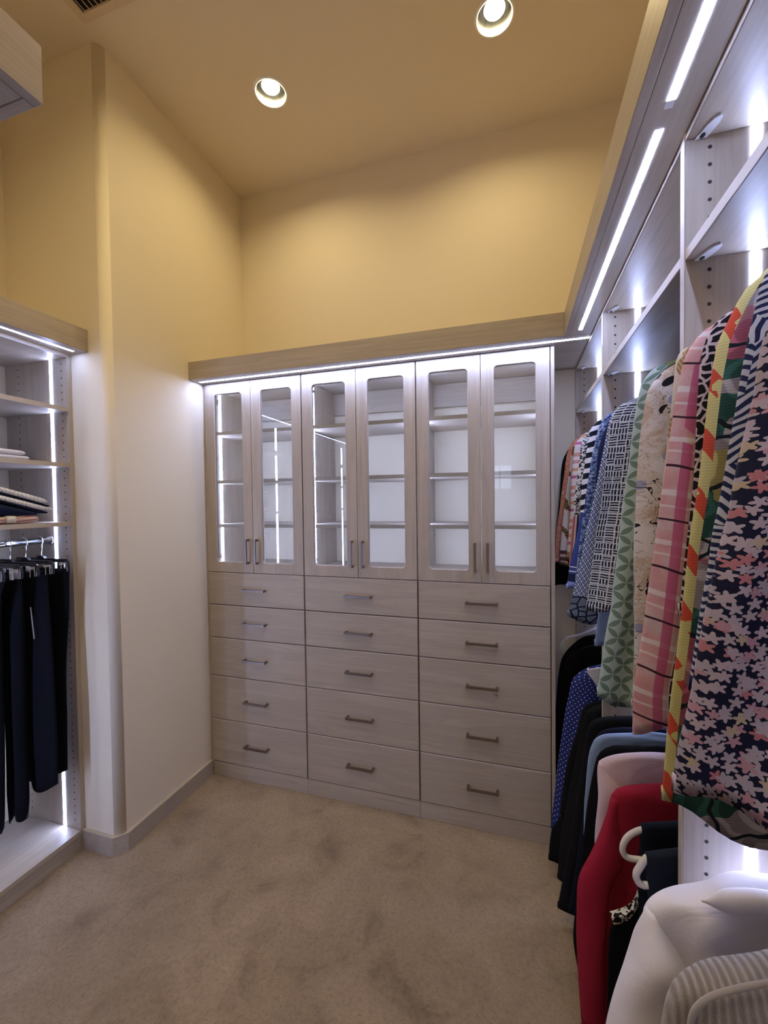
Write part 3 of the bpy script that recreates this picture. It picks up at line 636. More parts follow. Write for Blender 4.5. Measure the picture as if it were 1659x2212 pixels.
# ------------------------------------------------------------------ hanging garments
G = {
 'black_jacket':(0.310,[(1.972,1.845),(1.935,1.809),(1.911,1.735),(1.897,1.523),(1.883,1.285),(1.876,1.132)]),
 'coral':(0.230,[(2.007,1.891),(1.963,1.859),(1.944,1.834),(1.932,1.804),(1.925,1.768),(1.916,1.693),(1.902,1.589),(1.896,1.525),(1.881,1.420),(1.867,1.271)]),
 'scarf':(0.150,[(1.995,1.876),(1.965,1.841),(1.947,1.818),(1.937,1.762),(1.921,1.645),(1.907,1.533),(1.897,1.425),(1.890,1.337),(1.886,1.266)]),
 'pinkstripe':(0.070,[(1.995,1.872),(1.960,1.841),(1.945,1.822),(1.937,1.753),(1.929,1.656),(1.923,1.528),(1.915,1.431),(1.909,1.304),(1.907,1.269)]),
 'abstract':(-0.020,[(1.993,1.870),(1.973,1.840),(1.957,1.803),(1.951,1.731),(1.938,1.652),(1.928,1.530),(1.921,1.437),(1.912,1.328),(1.908,1.283)]),
 'bwstripe':(-0.140,[(2.016,1.895),(1.990,1.871),(1.977,1.856),(1.968,1.812),(1.959,1.758),(1.952,1.696),(1.943,1.634),(1.936,1.525),(1.924,1.430),(1.901,1.331),(1.887,1.229),(1.882,1.204)]),
 'bluefloral':(-0.385,[(1.998,1.867),(1.976,1.845),(1.963,1.823),(1.951,1.774),(1.940,1.722),(1.930,1.648),(1.920,1.583),(1.916,1.537),(1.910,1.495),(1.903,1.429),(1.894,1.352),(1.884,1.264),(1.879,1.224)]),
 'navy':(-0.460,[(2.006,1.871),(1.992,1.857),(1.972,1.814),(1.954,1.764),(1.946,1.725),(1.939,1.631),(1.931,1.539),(1.916,1.414),(1.904,1.320)]),
 'diamond':(-0.550,[(2.000,1.859),(1.981,1.846),(1.968,1.831),(1.958,1.791),(1.946,1.724),(1.935,1.667),(1.923,1.600),(1.911,1.541),(1.897,1.473),(1.884,1.404),(1.869,1.325),(1.857,1.262),(1.842,1.191)]),
 'batik':(-0.620,[(2.049,1.858),(2.008,1.840),(1.984,1.813),(1.972,1.746),(1.964,1.610),(1.949,1.473),(1.932,1.334),(1.916,1.208),(1.908,1.142)]),
 'hatch':(-0.690,[(2.031,1.864),(2.006,1.852),(1.977,1.840),(1.957,1.827),(1.946,1.811),(1.939,1.786),(1.931,1.718),(1.925,1.658),(1.919,1.597),(1.914,1.544),(1.904,1.483),(1.898,1.421),(1.890,1.360),(1.880,1.289),(1.877,1.263)]),
 'green':(-0.850,[(2.047,1.902),(2.025,1.894),(2.003,1.885),(1.988,1.871),(1.973,1.846),(1.966,1.815),(1.959,1.771),(1.954,1.727),(1.947,1.653),(1.939,1.593),(1.934,1.547),(1.929,1.494),(1.921,1.418),(1.912,1.341),(1.908,1.295),(1.902,1.266),(1.891,1.198),(1.884,1.137),(1.875,1.076)]),
 'cream':(-0.970,[(2.024,1.864),(2.006,1.856),(1.982,1.841),(1.963,1.819),(1.954,1.802),(1.950,1.788),(1.942,1.717),(1.937,1.630),(1.934,1.571),(1.931,1.510),(1.930,1.498),(1.927,1.375),(1.927,1.252),(1.927,1.202),(1.925,1.102)]),
 'beige':(-1.125,[(1.994,1.847),(1.982,1.844),(1.968,1.837),(1.959,1.824),(1.956,1.801),(1.953,1.769),(1.949,1.723),(1.941,1.637),(1.932,1.552),(1.923,1.467),(1.915,1.381)]),
 'pink':(-1.180,[(2.011,1.865),(1.999,1.860),(1.983,1.851),(1.973,1.842),(1.963,1.827),(1.954,1.811),(1.947,1.780),(1.942,1.750),(1.936,1.710),(1.927,1.632),(1.919,1.573),(1.911,1.499),(1.902,1.428),(1.892,1.342),(1.883,1.280),(1.877,1.232),(1.876,1.169)]),
 'leopard':(-1.235,[(2.007,1.862),(1.995,1.856),(1.981,1.846),(1.970,1.833),(1.963,1.817),(1.959,1.802),(1.955,1.780),(1.953,1.747),(1.951,1.708),(1.948,1.627),(1.945,1.584),(1.941,1.540),(1.935,1.481),(1.930,1.414),(1.926,1.373)]),
 'rose':(-1.305,[(2.018,1.889),(2.007,1.881),(2.000,1.873),(1.989,1.865),(1.979,1.852),(1.972,1.838),(1.963,1.817),(1.955,1.799),(1.950,1.786),(1.946,1.760),(1.942,1.735),(1.938,1.695),(1.929,1.602),(1.924,1.563),(1.916,1.502),(1.912,1.452),(1.908,1.411),(1.906,1.388),(1.895,1.285),(1.890,1.222),(1.886,1.158),(1.883,1.112)]),
 'navystripe':(-1.385,[(1.984,1.855),(1.973,1.846),(1.966,1.836),(1.962,1.820),(1.958,1.799),(1.954,1.778),(1.951,1.761),(1.947,1.731),(1.944,1.709),(1.940,1.674),(1.935,1.638),(1.930,1.598),(1.924,1.558),(1.918,1.523),(1.914,1.484),(1.907,1.440),(1.902,1.405),(1.892,1.332)]),
 'floral':(-1.470,[(1.954,1.800),(1.943,1.783),(1.934,1.761),(1.924,1.724),(1.918,1.676),(1.911,1.641),(1.902,1.592),(1.895,1.542),(1.891,1.530),(1.882,1.481),(1.874,1.430),(1.867,1.380),(1.864,1.354),(1.856,1.309),(1.850,1.273),(1.846,1.235)]),
 'black1':(0.300,[(2.015,0.880),(1.968,0.841),(1.929,0.794),(1.905,0.739),(1.889,0.618),(1.877,0.423),(1.867,0.227),(1.860,0.030)]),
 'black2':(0.170,[(2.022,0.877),(1.972,0.852),(1.927,0.817),(1.902,0.765),(1.883,0.627),(1.870,0.442),(1.861,0.257),(1.854,0.025)]),
 'dots':(-0.030,[(2.036,0.865),(1.981,0.843),(1.945,0.817),(1.919,0.783),(1.905,0.718),(1.888,0.623),(1.859,0.399),(1.841,0.221),(1.829,0.102)]),
 'blackcoat':(-0.150,[(2.080,0.771),(2.014,0.759),(1.963,0.739),(1.940,0.715),(1.931,0.679),(1.896,0.538),(1.864,0.356),(1.847,0.235),(1.823,0.192),(1.809,0.058)]),
 'black3':(-0.245,[(2.075,0.800),(2.012,0.790),(1.972,0.776),(1.945,0.756),(1.932,0.718),(1.905,0.558),(1.878,0.406),(1.852,0.252),(1.836,0.075)]),
 'charcoal':(-0.375,[(2.089,0.820),(2.017,0.808),(1.965,0.795),(1.937,0.775),(1.925,0.740),(1.906,0.602),(1.886,0.462),(1.859,0.285),(1.839,0.158),(1.824,0.060)]),
 'darknavy':(-0.440,[(2.079,0.810),(2.017,0.801),(1.975,0.789),(1.950,0.772),(1.937,0.736),(1.918,0.596),(1.897,0.445),(1.876,0.275),(1.854,0.112)]),
 'blueknit':(-0.500,[(2.070,0.822),(2.037,0.816),(1.964,0.803),(1.939,0.790),(1.925,0.773),(1.910,0.718),(1.900,0.598),(1.897,0.551),(1.895,0.458)]),
 'black4':(-0.565,[(2.091,0.822),(2.067,0.817),(2.003,0.808),(1.959,0.798),(1.928,0.768),(1.913,0.707),(1.896,0.598),(1.882,0.459),(1.867,0.304),(1.854,0.163),(1.868,0.054)]),
 'palepink':(-0.630,[(2.109,0.840),(2.084,0.834),(2.013,0.823),(1.962,0.810),(1.928,0.792),(1.915,0.770),(1.913,0.688),(1.909,0.559),(1.906,0.446)]),
 'red':(-0.715,[(2.091,0.807),(2.056,0.796),(1.993,0.777),(1.958,0.765),(1.937,0.746),(1.923,0.696),(1.901,0.623),(1.876,0.553),(1.851,0.484),(1.847,0.380),(1.845,0.318),(1.848,0.195),(1.853,0.072),(1.857,-0.015)]),
 'trimblack':(-0.800,[(2.024,0.621),(1.998,0.590),(1.984,0.556),(1.977,0.523),(1.955,0.492),(1.923,0.465),(1.922,0.456),(1.913,0.430),(1.910,0.367),(1.909,0.278),(1.907,0.176),(1.906,0.061)]),
 'white':(-1.160,[(2.018,0.905),(1.991,0.887),(1.961,0.873),(1.933,0.862),(1.915,0.848),(1.902,0.829),(1.891,0.797),(1.873,0.734),(1.859,0.682),(1.840,0.591),(1.827,0.506)]),
 'knit':(-1.340,[(2.028,0.962),(1.998,0.946),(1.973,0.932),(1.934,0.915),(1.913,0.905),(1.896,0.889),(1.886,0.872),(1.881,0.854),(1.876,0.824),(1.869,0.761),(1.865,0.690)]),
 'trouser1':(-0.890,[(1.962,0.796),(2.048,0.819),(1.963,0.615)]),
 'trouser2':(-1.000,[(1.947,0.808),(2.012,0.834),(1.958,0.654)]),
 'hanger1':(-0.890,[(1.962,0.783),(1.942,0.768),(1.930,0.751),(1.923,0.731),(1.926,0.716),(1.937,0.709),(1.963,0.711)]),
 'hanger2':(-1.000,[(1.947,0.798),(1.935,0.777),(1.927,0.758),(1.930,0.743),(1.939,0.737),(1.957,0.740)]),
 'clearhanger':(0.310,[(1.904,0.813),(1.912,0.840),(1.934,0.868),(1.952,0.874),(2.008,0.893),(2.055,0.922),(2.062,0.928)]),
}
XRD = 2.135                                   # rod axis over the right closet
def sstep(a, b, t):
    t = max(0.0, min(1.0, (t - a) / (b - a))); return t * t * (3 - 2 * t)
def garment(key, name, label, cat, mat, group, T=.026, k=3.0, amp=.010, seed=0, sleeve=None, smat=None, rod=1.958, xb_max=2.378, neck=True, hem_amp=.012, nv=44, nc=30, hook=True, worlduv=False):
    y, P = G[key]; rnd = random.Random(seed + 11); ph = rnd.random() * 6.28; ph2 = rnd.random() * 6.28
    P = list(P)
    if neck and P[0][0] < XRD - .05:
        dx = XRD - .045 - P[0][0]; P = [(XRD - .045, P[0][1] + min(.05, dx * .30))] + P
    F = resample(catmull(P, 6), nv); ztop = F[0][1]; zbot = F[-1][1]
    xmin_sh = min(p[0] for p in F if p[1] > ztop - .12)
    t = empty(name, (XRD, y, zbot), label, cat, group)
    shz = None
    for a, b in zip(F, F[1:]):
        if abs(b[1] - a[1]) > 1.6 * abs(b[0] - a[0]): shz = a[1]; break
    shz = shz or F[6][1]
    send = zbot if sleeve is None else sleeve
    v = []; uv = []; f = []; S = [.5 - .5 * math.cos(math.pi * j / nc) for j in range(nc + 1)]
    for i, (xf, z) in enumerate(F):
        vv = i / (nv - 1); xb = min(xb_max, 2 * XRD - xf)
        if sleeve is not None and z < shz and z > sleeve: xf = xf + .024 * sstep(shz, shz - .32 * (shz - sleeve), z)
        hr = T * (.35 + .65 * sstep(0, .16, vv)); g = sstep(.12, .75, vv)
        loop = list(range(nc + 1)) + list(range(nc - 1, 0, -1))
        for q, j in enumerate(loop):
            s = S[j]; side = -1 if q <= nc else 1
            h = hr * (1 - abs(2 * s - 1) ** 3.2) ** .5
            wob = amp * g * math.sin(6.283 * k * s + ph + .9 * math.sin(2.2 * vv + ph2)) + amp * .5 * g * math.sin(6.283 * k * 2.3 * s + ph2 + 1.5 * vv)
            if side < 0: wob += amp * .5 * g * math.sin(6.283 * (k * 1.7) * s + 4 * vv + ph2)
            zz = z - (hem_amp * sstep(.8, 1, vv) * (math.sin(6.283 * k * s + ph) + s * .8))
            xx = xf + (xb - xf) * s + .006 * g * math.sin(5 * vv + ph) * s
            v.append((xx, y + side * h + wob, zz)); uv.append((xx - (xmin_sh if worlduv else F[i][0]), zz))
    n = 2 * nc
    for i in range(nv - 1):
        for q in range(n): f.append((i * n + q, i * n + (q + 1) % n, (i + 1) * n + (q + 1) % n, (i + 1) * n + q))
    f.append(tuple(range(n)))
    c0 = len(v)                                # hem closed a little way up inside
    for q in range(n):
        a = v[(nv - 1) * n + q]; v.append((a[0], y + (a[1] - y) * .5, a[2] + .02)); uv.append(uv[(nv - 1) * n + q])
    for q in range(n): f.append(((nv - 1) * n + q, (nv - 1) * n + (q + 1) % n, c0 + (q + 1) % n, c0 + q))
    f.append(tuple(c0 + q for q in range(n)))
    mesh('body', v, f, mat, t, smooth=True, uvs=uv)
    if sleeve is not None:
        rows = [p for p in F if p[1] <= shz + .004 and p[1] >= sleeve]
        v = []; uv = []; f = []; n = 18
        for i, (xf, z) in enumerate(rows):
            w = i / max(1, len(rows) - 1); gr = sstep(0, .30, w)
            rx = (.014 + .032 * gr) * (1 - .18 * w); ry = (T * .30 + T * .85 * gr) * (1 - .15 * w)
            for q in range(n):
                a = 2 * math.pi * q / n; rr = 1 + .06 * math.sin(3 * a + 7 * w + ph)
                v.append((xf + rx - rx * rr * math.cos(a), y - .004 - ry * rr * math.sin(a) + .003 * math.sin(9 * w + ph), z + .008 * math.sin(a) * w))
                uv.append((rx * (1 - math.cos(a)) + (.0 if math.sin(a) >= 0 else .05), z))
        for i in range(len(rows) - 1):
            for q in range(n): f.append((i * n + q, i * n + (q + 1) % n, (i + 1) * n + (q + 1) % n, (i + 1) * n + q))
        f.append(tuple(range(n)))
        c0 = len(v); L = (len(rows) - 1) * n
        for q in range(n):
            a = v[L + q]; v.append((rows[-1][0] + .03 + (a[0] - rows[-1][0] - .03) * .8, y + (a[1] - y) * .8, a[2] + .015)); uv.append(uv[L + q])
        for q in range(n): f.append((L + q, L + (q + 1) % n, c0 + (q + 1) % n, c0 + q))
        f.append(tuple(c0 + q for q in range(n)))
        mesh('sleeve', v, f, smat or mat, t, smooth=True, uvs=uv)
    if hook:
        zt = ztop - .01; r = .0155
        pts = [(XRD, y, zt - .03), (XRD, y, rod - .030)] + [(XRD + r * math.cos(a), y, rod + r * math.sin(a)) for a in [math.radians(-70 + 30 * q) for q in range(9)]]
        MB().tube(pts, .0017, 6).build('hook', M_CHROME, t, True)
    return t
UPR = 'printed tops on the upper rod'; LOW = 'garments on the lower rod'
BLK = (.006, .006, .008)
garment('black_jacket', 'jacket', 'black jacket at the far end of the upper rod', 'jacket', f_plain('black_wool', BLK), UPR, seed=1, sleeve=1.135)
garment('coral', 'blouse', 'coral orange leaf-print blouse beside the black jacket', 'blouse', f_coral(), UPR, seed=2, T=.024)
garment('scarf', 'blouse', 'cream scarf-print blouse with brown chain motifs', 'blouse', f_scarf(), UPR, seed=3, T=.024)
garment('pinkstripe', 'blouse', 'white blouse with pink and orange horizontal stripes', 'blouse', f_pinkstripe(), UPR, seed=4, T=.024, sleeve=1.30)
garment('abstract', 'blouse', 'black and cream abstract-print blouse with vertically striped hem', 'blouse', f_abstract(), UPR, seed=5, T=.026)
garment('bwstripe', 'tunic', 'black and white banded tunic with navy lower half', 'tunic', f_bwstripe(), UPR, seed=6, T=.03)
garment('bluefloral', 'blouse', 'light blue small-floral blouse behind the diamond print', 'blouse', f_bluefloral(), UPR, seed=7, T=.024)
garment('navy', 'cardigan', 'plain navy cardigan squeezed behind the blue diamond print', 'cardigan', f_plain('navy_knit', (.013, .018, .055)), UPR, seed=8, T=.024)
garment('diamond', 'tunic', 'blue diamond-dot tunic with dark flowered hem', 'tunic', f_diamond(), UPR, seed=9, T=.024, amp=.006)
garment('hatch', 'tunic', 'navy and white crosshatch-print tunic', 'tunic', f_hatch(), UPR, seed=10, T=.03, amp=.010)
garment('batik', 'blouse', 'blue batik blouse whose hem shows below the crosshatch tunic', 'blouse', f_plain('blue_batik', (.10, .17, .38), (.30, .38, .58)), UPR, seed=40, T=.016, amp=.003)
garment('green', 'tunic', 'sage green tunic with overlapping circle print', 'tunic', f_green(), UPR, seed=11, T=.034, amp=.012, hem_amp=.018)
garment('cream', 'blouse', 'cream blouse with black blossom branches', 'blouse', f_cream(), UPR, seed=12, T=.03, sleeve=1.12)
garment('beige', 'blouse', 'beige leaf-print blouse half hidden by the pink plaid', 'blouse', f_beige(), UPR, seed=13, T=.016, amp=.003)
garment('pink', 'shirt', 'pink plaid shirt with black and magenta lines', 'shirt', f_pink(), UPR, seed=14, hem_amp=.02, T=.02, amp=.004)
garment('leopard', 'blouse', 'pale pink blouse with black animal spots', 'blouse', f_leopard(), UPR, seed=15, T=.017, amp=.003)
garment('rose', 'knit_jacket', 'grey and yellow knit jacket with large pink roses', 'jacket', f_rose(), UPR, seed=16, hem_amp=.02, T=.024, amp=.004)
garment('navystripe', 'blouse', 'navy and white scrambled-stripe blouse next to the star flowers', 'blouse', f_navystripe(), UPR, seed=17, T=.026, amp=.006)
garment('floral', 'tunic', 'dark tunic with pink and white star flowers, nearest', 'tunic', f_floral(), UPR, seed=18, T=.034, amp=.012, hem_amp=.02)
# lower rod
RL = .955
garment('black1', 'coat', 'black coat on a clear hanger, farthest on the lower rod', 'coat', f_plain('black_cloth_a', BLK), LOW, seed=21, rod=RL, hook=False)
garment('black2', 'cardigan', 'black cardigan between clear-hanger coat and dotted dress', 'cardigan', f_plain('black_cloth_b', (.007, .006, .007)), LOW, seed=22, rod=RL)
dd = garment('dots', 'dress', 'navy polka dot dress with white neckline lining', 'dress', f_dots(), LOW, seed=23, rod=RL, T=.034, amp=.012)
garment('blackcoat', 'coat', 'long black coat in front of the dotted dress', 'coat', f_plain('black_cloth_c', (.005, .005, .006)), LOW, seed=24, rod=RL, sleeve=.25)
garment('black3', 'coat', 'black coat third from the light blue sweater', 'coat', f_plain('black_cloth_d', (.008, .008, .009)), LOW, seed=25, rod=RL, T=.024)
garment('charcoal', 'coat', 'soft black coat second behind the light blue sweater', 'coat', f_plain('charcoal_cloth', (.010, .010, .013)), LOW, seed=26, rod=RL, T=.018, amp=.004)
garment('darknavy', 'jacket', 'dark navy jacket right behind the light blue sweater', 'jacket', f_plain('dark_navy_cloth', (.008, .010, .022)), LOW, seed=27, rod=RL, T=.018, amp=.004)
garment('blueknit', 'sweater', 'light blue sweater between black coats', 'sweater', f_plain('light_blue_knit', (.25, .34, .52), (.20, .28, .46)), LOW, seed=28, rod=RL, T=.018, amp=.004)
garment('black4', 'coat', 'black coat between light blue sweater and pale pink blouse', 'coat', f_plain('black_cloth_e', (.006, .006, .008)), LOW, seed=29, rod=RL, T=.018, amp=.004)
garment('palepink', 'blouse', 'pale pink blouse behind the red jacket', 'blouse', f_plain('pale_pink_cloth', (.68, .54, .60), (.62, .48, .54)), LOW, seed=30, rod=RL, sleeve=.46, T=.02, amp=.004)
garment('red', 'jacket', 'crimson red jacket on the lower rod', 'jacket', f_plain('red_cloth', (.33, .018, .042), (.27, .013, .030)), LOW, seed=31, rod=RL, T=.032, sleeve=.06)
garment('trimblack', 'dress', 'black dress with flowered strap in front of the red jacket', 'dress', f_plain('black_cloth_f', BLK), LOW, seed=32, rod=RL, T=.02, amp=.005)
w = garment('white', 'blouse', 'white collared blouse at the lower right', 'blouse', f_plain('white_cotton', (.80, .76, .77), (.74, .70, .71)), LOW, seed=33, rod=1.0, T=.045, amp=.012, sleeve=.55, nv=50)
kk = garment('knit', 'sweater', 'ribbed grey-beige sweater in the bottom right corner', 'sweater', f_rib('grey_beige_rib_knit', (.37, .32, .28), .0095), LOW, seed=34, worlduv=True, rod=1.0, T=.05, amp=.006, nv=50)

# details of single garments on the right
m = MB(); A = [(1.973, .581), (1.962, .550), (1.941, .526), (1.909, .506)]; B = [(1.970, .552), (1.950, .514), (1.931, .498), (1.915, .490)]
A, B = catmull(A, 5), catmull(B, 5); n = len(A)
v = [(a[0], -.842 - .006 * math.sin(i / n * 3), a[1]) for i, a in enumerate(A)] + [(b[0], -.844, b[1]) for b in B] + [(b[0], -.826, b[1]) for b in B] + [(a[0], -.826, a[1]) for a in A]
f = [(j * n + i, j * n + i + 1, (j + 1) % 4 * n + i + 1, (j + 1) % 4 * n + i) for j in range(4) for i in range(n - 1)] + [(0, n, 2 * n, 3 * n), (n - 1, 2 * n - 1, 3 * n - 1, 4 * n - 1)]
td = [o for o in bpy.data.objects if o.get('label', '').startswith('black dress with flowered')][0]
tag(mesh('strap', v, f, f_trim(), td, uvs=[(p[0], p[2]) for p in v]), 'black strap with white flowers')
# folded-over shirt collar of the white blouse
cp = catmull([(1.978, -1.188, .889), (1.998, -1.196, .899), (2.022, -1.202, .913), (2.048, -1.204, .921), (2.085, -1.200, .921), (2.120, -1.194, .918), (2.160, -1.186, .915)], 5)
nn = len(cp)
MB().tube(cp, [.002 + .0185 * sstep(0, .30, q / (nn - 1)) for q in range(nn)], 14, flat=.75).build('collar', bpy.data.materials['white_cotton'], w, True)
# raised seam on the ribbed sweater
MB().tube(catmull([(1.889, -1.386, .80), (1.891, -1.388, .86), (1.893, -1.390, .895), (1.898, -1.392, .915), (1.907, -1.393, .930), (1.922, -1.393, .944), (1.955, -1.393, .965), (1.985, -1.389, .976)], 5), .0038, 8).build('seam', f_rib('rib_seam', (.40, .35, .31), .02), kk, True)
# white lining in the neckline of the dotted dress
P = [(1.975, .846), (2.028, .862), (2.060, .868), (2.049, .797), (2.012, .781), (1.993, .808), (1.975, .832)]
MB().prism(P, lambda a, b, t: (a, t - (a - 1.975) * .10, b), -.062, -.052).build('neck_lining', f_plain('white_lining', (.66, .66, .72)), dd)

# trousers folded over open-ended white hangers, and the clear hanger
def draped(name, x0, x1, y, top, zb, T, mat, label, group, cat='trousers', drift=0.0, seed=1):
    rnd = random.Random(seed); ph = rnd.random() * 6; t = empty(name, ((x0 + x1) / 2, y, zb), label, cat, group)
    nx = 16; prof = []
    H = 22
    for k in range(H + 1): prof.append((-1, 1 - k / H))
    prof = [(-1, k / H) for k in range(H)] + [(math.cos(math.pi - math.pi * k / 8), 1 + .0) for k in range(9)] + [(1, 1 - k / H) for k in range(1, H + 1)]
    v = []; uv = []; n = len(prof)
    for i in range(nx + 1):
        s = i / nx; x = x0 + (x1 - x0) * s; zt = top(x)
        for j, (a, b) in enumerate(prof):
            tt = T * (.8 + .2 * (1 - b)) * (1 - abs(2 * s - 1) ** 6 * .2)
            zz = zb + (zt - zb) * b
            if abs(a) < .999: zz = zt + T * .55 * math.sin(math.acos(max(-1, min(1, a)))) 
            wob = .004 * (1 - b) * math.sin(9 * s + ph + 2 * b)
            v.append((x + drift * (1 - b) + .003 * math.sin(7 * b + ph), y + a * tt + wob, zz)); uv.append((x, zz))
    f = [(i * n + j, i * n + j + 1, (i + 1) * n + j + 1, (i + 1) * n + j) for i in range(nx) for j in range(n - 1)]
    f += [tuple(range(n)), tuple(nx * n + j for j in range(n))]
    f += [(i * n, (i + 1) * n, (i + 1) * n + n - 1, i * n + n - 1) for i in range(nx)]
    mesh('legs', v, f, mat, t, smooth=True, uvs=uv); return t
TR = 'trousers over white hangers'
draped('trousers', 1.963, 2.30, -.893, lambda x: .790 + .27 * min(x - 1.963, .10), .22, .015, f_plain('navy_twill', (.010, .014, .024)), 'dark navy trousers folded over the upper white hanger', TR, seed=2)
draped('trousers', 1.948, 2.29, -.998, lambda x: .801 + .36 * min(x - 1.948, .09), .20, .015, f_plain('navy_twill_b', (.013, .018, .030)), 'dark navy trousers folded over the lower white hanger', TR, drift=.03, seed=5)
M_WHITEPL = plain('ivory_plastic', (.66, .63, .58), .35)
def open_hanger(y, loop, zt, label):
    t = empty('trouser_hanger', (XRD, y, zt - .05), label, 'hanger', 'white open-ended trouser hangers')
    L = catmull([(a, y, b) for a, b in loop], 5)
    MB().tube(L, .0072, 10).build('bar', M_WHITEPL, t, True)
    MB().tube([(XRD, y, zt - .045), (XRD, y, .925)] + [(XRD + .0165 * math.cos(a), y, .955 + .0165 * math.sin(a)) for a in [math.radians(-60 + 30 * q) for q in range(9)]], .002, 6).build('hook', M_CHROME, t, True)
open_hanger(-.893, [(2.20, .806), (2.10, .803), (2.02, .797), (1.985, .791), (1.962, .783), (1.942, .768), (1.930, .751), (1.924, .731), (1.927, .716), (1.938, .709), (1.963, .711), (2.05, .722), (2.16, .735)], .85, 'white open hanger holding the upper navy trousers')
open_hanger(-.998, [(2.20, .822), (2.10, .820), (2.00, .813), (1.965, .806), (1.947, .798), (1.935, .777), (1.927, .758), (1.930, .743), (1.939, .737), (1.957, .740), (2.05, .750), (2.16, .760)], .86, 'white open hanger holding the lower navy trousers')
t = empty('clothes_hanger', (XRD, .30, .80), 'clear plastic hanger in the farthest black coat', 'hanger')
H = [(1.902, .30, .800), (1.904, .30, .818), (1.912, .30, .842), (1.934, .30, .869), (1.952, .30, .875), (2.008, .30, .894), (2.055, .30, .922), (2.10, .30, .930), (XRD, .30, .932)]
MB().tube(catmull(H, 4), .004, 8, flat=1.6).tube(catmull([(2 * XRD - a, b, c_) for a, b, c_ in reversed(H)], 4), .004, 8, flat=1.6).build('shoulder_bar', M_CLEARPL, t, True)
MB().tube([(XRD, .30, .93)] + [(XRD + .0165 * math.cos(a), .30, .955 + .0165 * math.sin(a)) for a in [math.radians(-60 + 30 * q) for q in range(9)]], .002, 6).build('hook', M_CHROME, t, True)

# ------------------------------------------------------------------ left closet: trousers on clip hangers
def clip_hanger(y, label, half=.155, tilt=0.0):
    xc = -.352; z = 1.332; t = empty('clip_hanger', (xc, y, z), label, 'hanger', 'black clip hangers on the left rod')
    b = MB().box(xc - half, xc + half, y - .004, y + .004, z - .007, z + .009)
    for s in (-1, 1):
        b.tube([(xc + s * (half - .01), y, z + .002), (xc + s * (half + .004), y, z - .004), (xc + s * (half + .007), y, z - .02), (xc + s * (half + .006), y, z - .045)], .0065, 8)
    b.prism([(xc - .028, z + .008), (xc + .028, z + .008), (xc + .014, z + .020), (xc - .014, z + .020)], lambda a, c, q: (a, q, c), y - .006, y + .006)
    b.build('bar', M_BLACKPL, t)
    pts = [(xc, y, z + .018), (xc - .003, y + .002, z + .035), (xc + .004, y, z + .055)] + [(-.36 + .0195 * math.cos(a), y, 1.418 + .0195 * math.sin(a)) for a in [math.radians(-50 + 28 * q) for q in range(8)]]
    MB().tube(catmull(pts, 3), .0024, 8).build('hook', M_CHROME, t, True)
    for s in (-1, 1):
        cx = xc + s * (half - .035)
        MB().box(cx - .011, cx + .011, y - .010, y - .007, z - .050, z - .004).box(cx - .011, cx + .011, y + .007, y + .010, z - .050, z - .004).box(cx - .004, cx + .004, y - .013, y + .013, z - .018, z - .010).build('clip', M_CHROME, t)
    return t
def pants(y, F, label, mat, xc=-.352, T=.020, seed=0, cat='trousers', group='dark trousers on clip hangers', name='trousers', wav=.02):
    rnd = random.Random(seed); ph = rnd.random() * 6; nv, nc = 34, 22
    R_ = resample(catmull(F, 5), nv); t = empty(name, (xc, y, R_[-1][1]), label, cat, group)
    v = []; uv = []; f = []; S = [.5 - .5 * math.cos(math.pi * j / nc) for j in range(nc + 1)]
    for i, (xf, z) in enumerate(R_):
        vv = i / (nv - 1); xb = max(XLB + .01, 2 * xc - xf); g = sstep(.0, .6, vv)
        loop = list(range(nc + 1)) + list(range(nc - 1, 0, -1))
        for q, j in enumerate(loop):
            s = S[j]; side = -1 if q <= nc else 1
            h = (.006 + (T - .006) * sstep(0, .25, vv)) * (1 - abs(2 * s - 1) ** 3) ** .5 * (1 - .35 * g * math.exp(-((s - .5) / .06) ** 2))
            wob = .006 * g * math.sin(6.283 * 2.2 * s + ph + vv)
            zz = z - wav * sstep(.75, 1, vv) * (math.sin(8.5 * s + ph) + s)
            v.append((xf + (xb - xf) * s, y + side * h + wob, zz)); uv.append((xf + (xb - xf) * s, zz))
    n = 2 * nc
    f = [(i * n + q, i * n + (q + 1) % n, (i + 1) * n + (q + 1) % n, (i + 1) * n + q) for i in range(nv - 1) for q in range(n)] + [tuple(range(n)), tuple((nv - 1) * n + q for q in range(n))]
    mesh('legs' if cat == 'trousers' else 'body', v, f, mat, t, smooth=True, uvs=uv); return t
DK = (.003, .0035, .006)
CL = ['black clip hanger nearest the lit end panel', 'second black clip hanger from the lit end panel', 'third black clip hanger from the lit end panel', 'fourth black clip hanger from the lit end panel', 'black clip hanger holding the white garment']
YP = [-.658, -.722, -.782, -.842, -.905]
for y, l in zip(YP, CL): clip_hanger(y, l)
pants(YP[0], [(-.182, 1.297), (-.190, 1.20), (-.200, 1.09), (-.232, .852), (-.237, .613), (-.243, .404)], 'black trousers nearest the lit end panel', f_plain('black_twill_a', DK), seed=1)
p2 = pants(YP[1], [(-.222, 1.295), (-.222, 1.25), (-.209, .875), (-.204, .567), (-.209, .365)], 'black trousers with a pale strip, second from the end panel', f_plain('black_twill_b', (.004, .005, .009)), seed=2)
Q = [(-.2835, 1.146), (-.2808, 1.1465), (-.2658, 1.0115), (-.2685, 1.011)]
MB().prism(Q, lambda a, b, t: (a, YP[1] + t, b), -.033, -.030).build('size_strip', plain('pale_strip', (.42, .42, .45), .4), p2)
pants(YP[2], [(-.285, 1.295), (-.285, 1.22), (-.296, .887), (-.303, .581), (-.296, .353), (-.312, .262)], 'black trousers third from the end panel', f_plain('black_twill_c', (.0035, .0045, .008)), seed=3, T=.024)
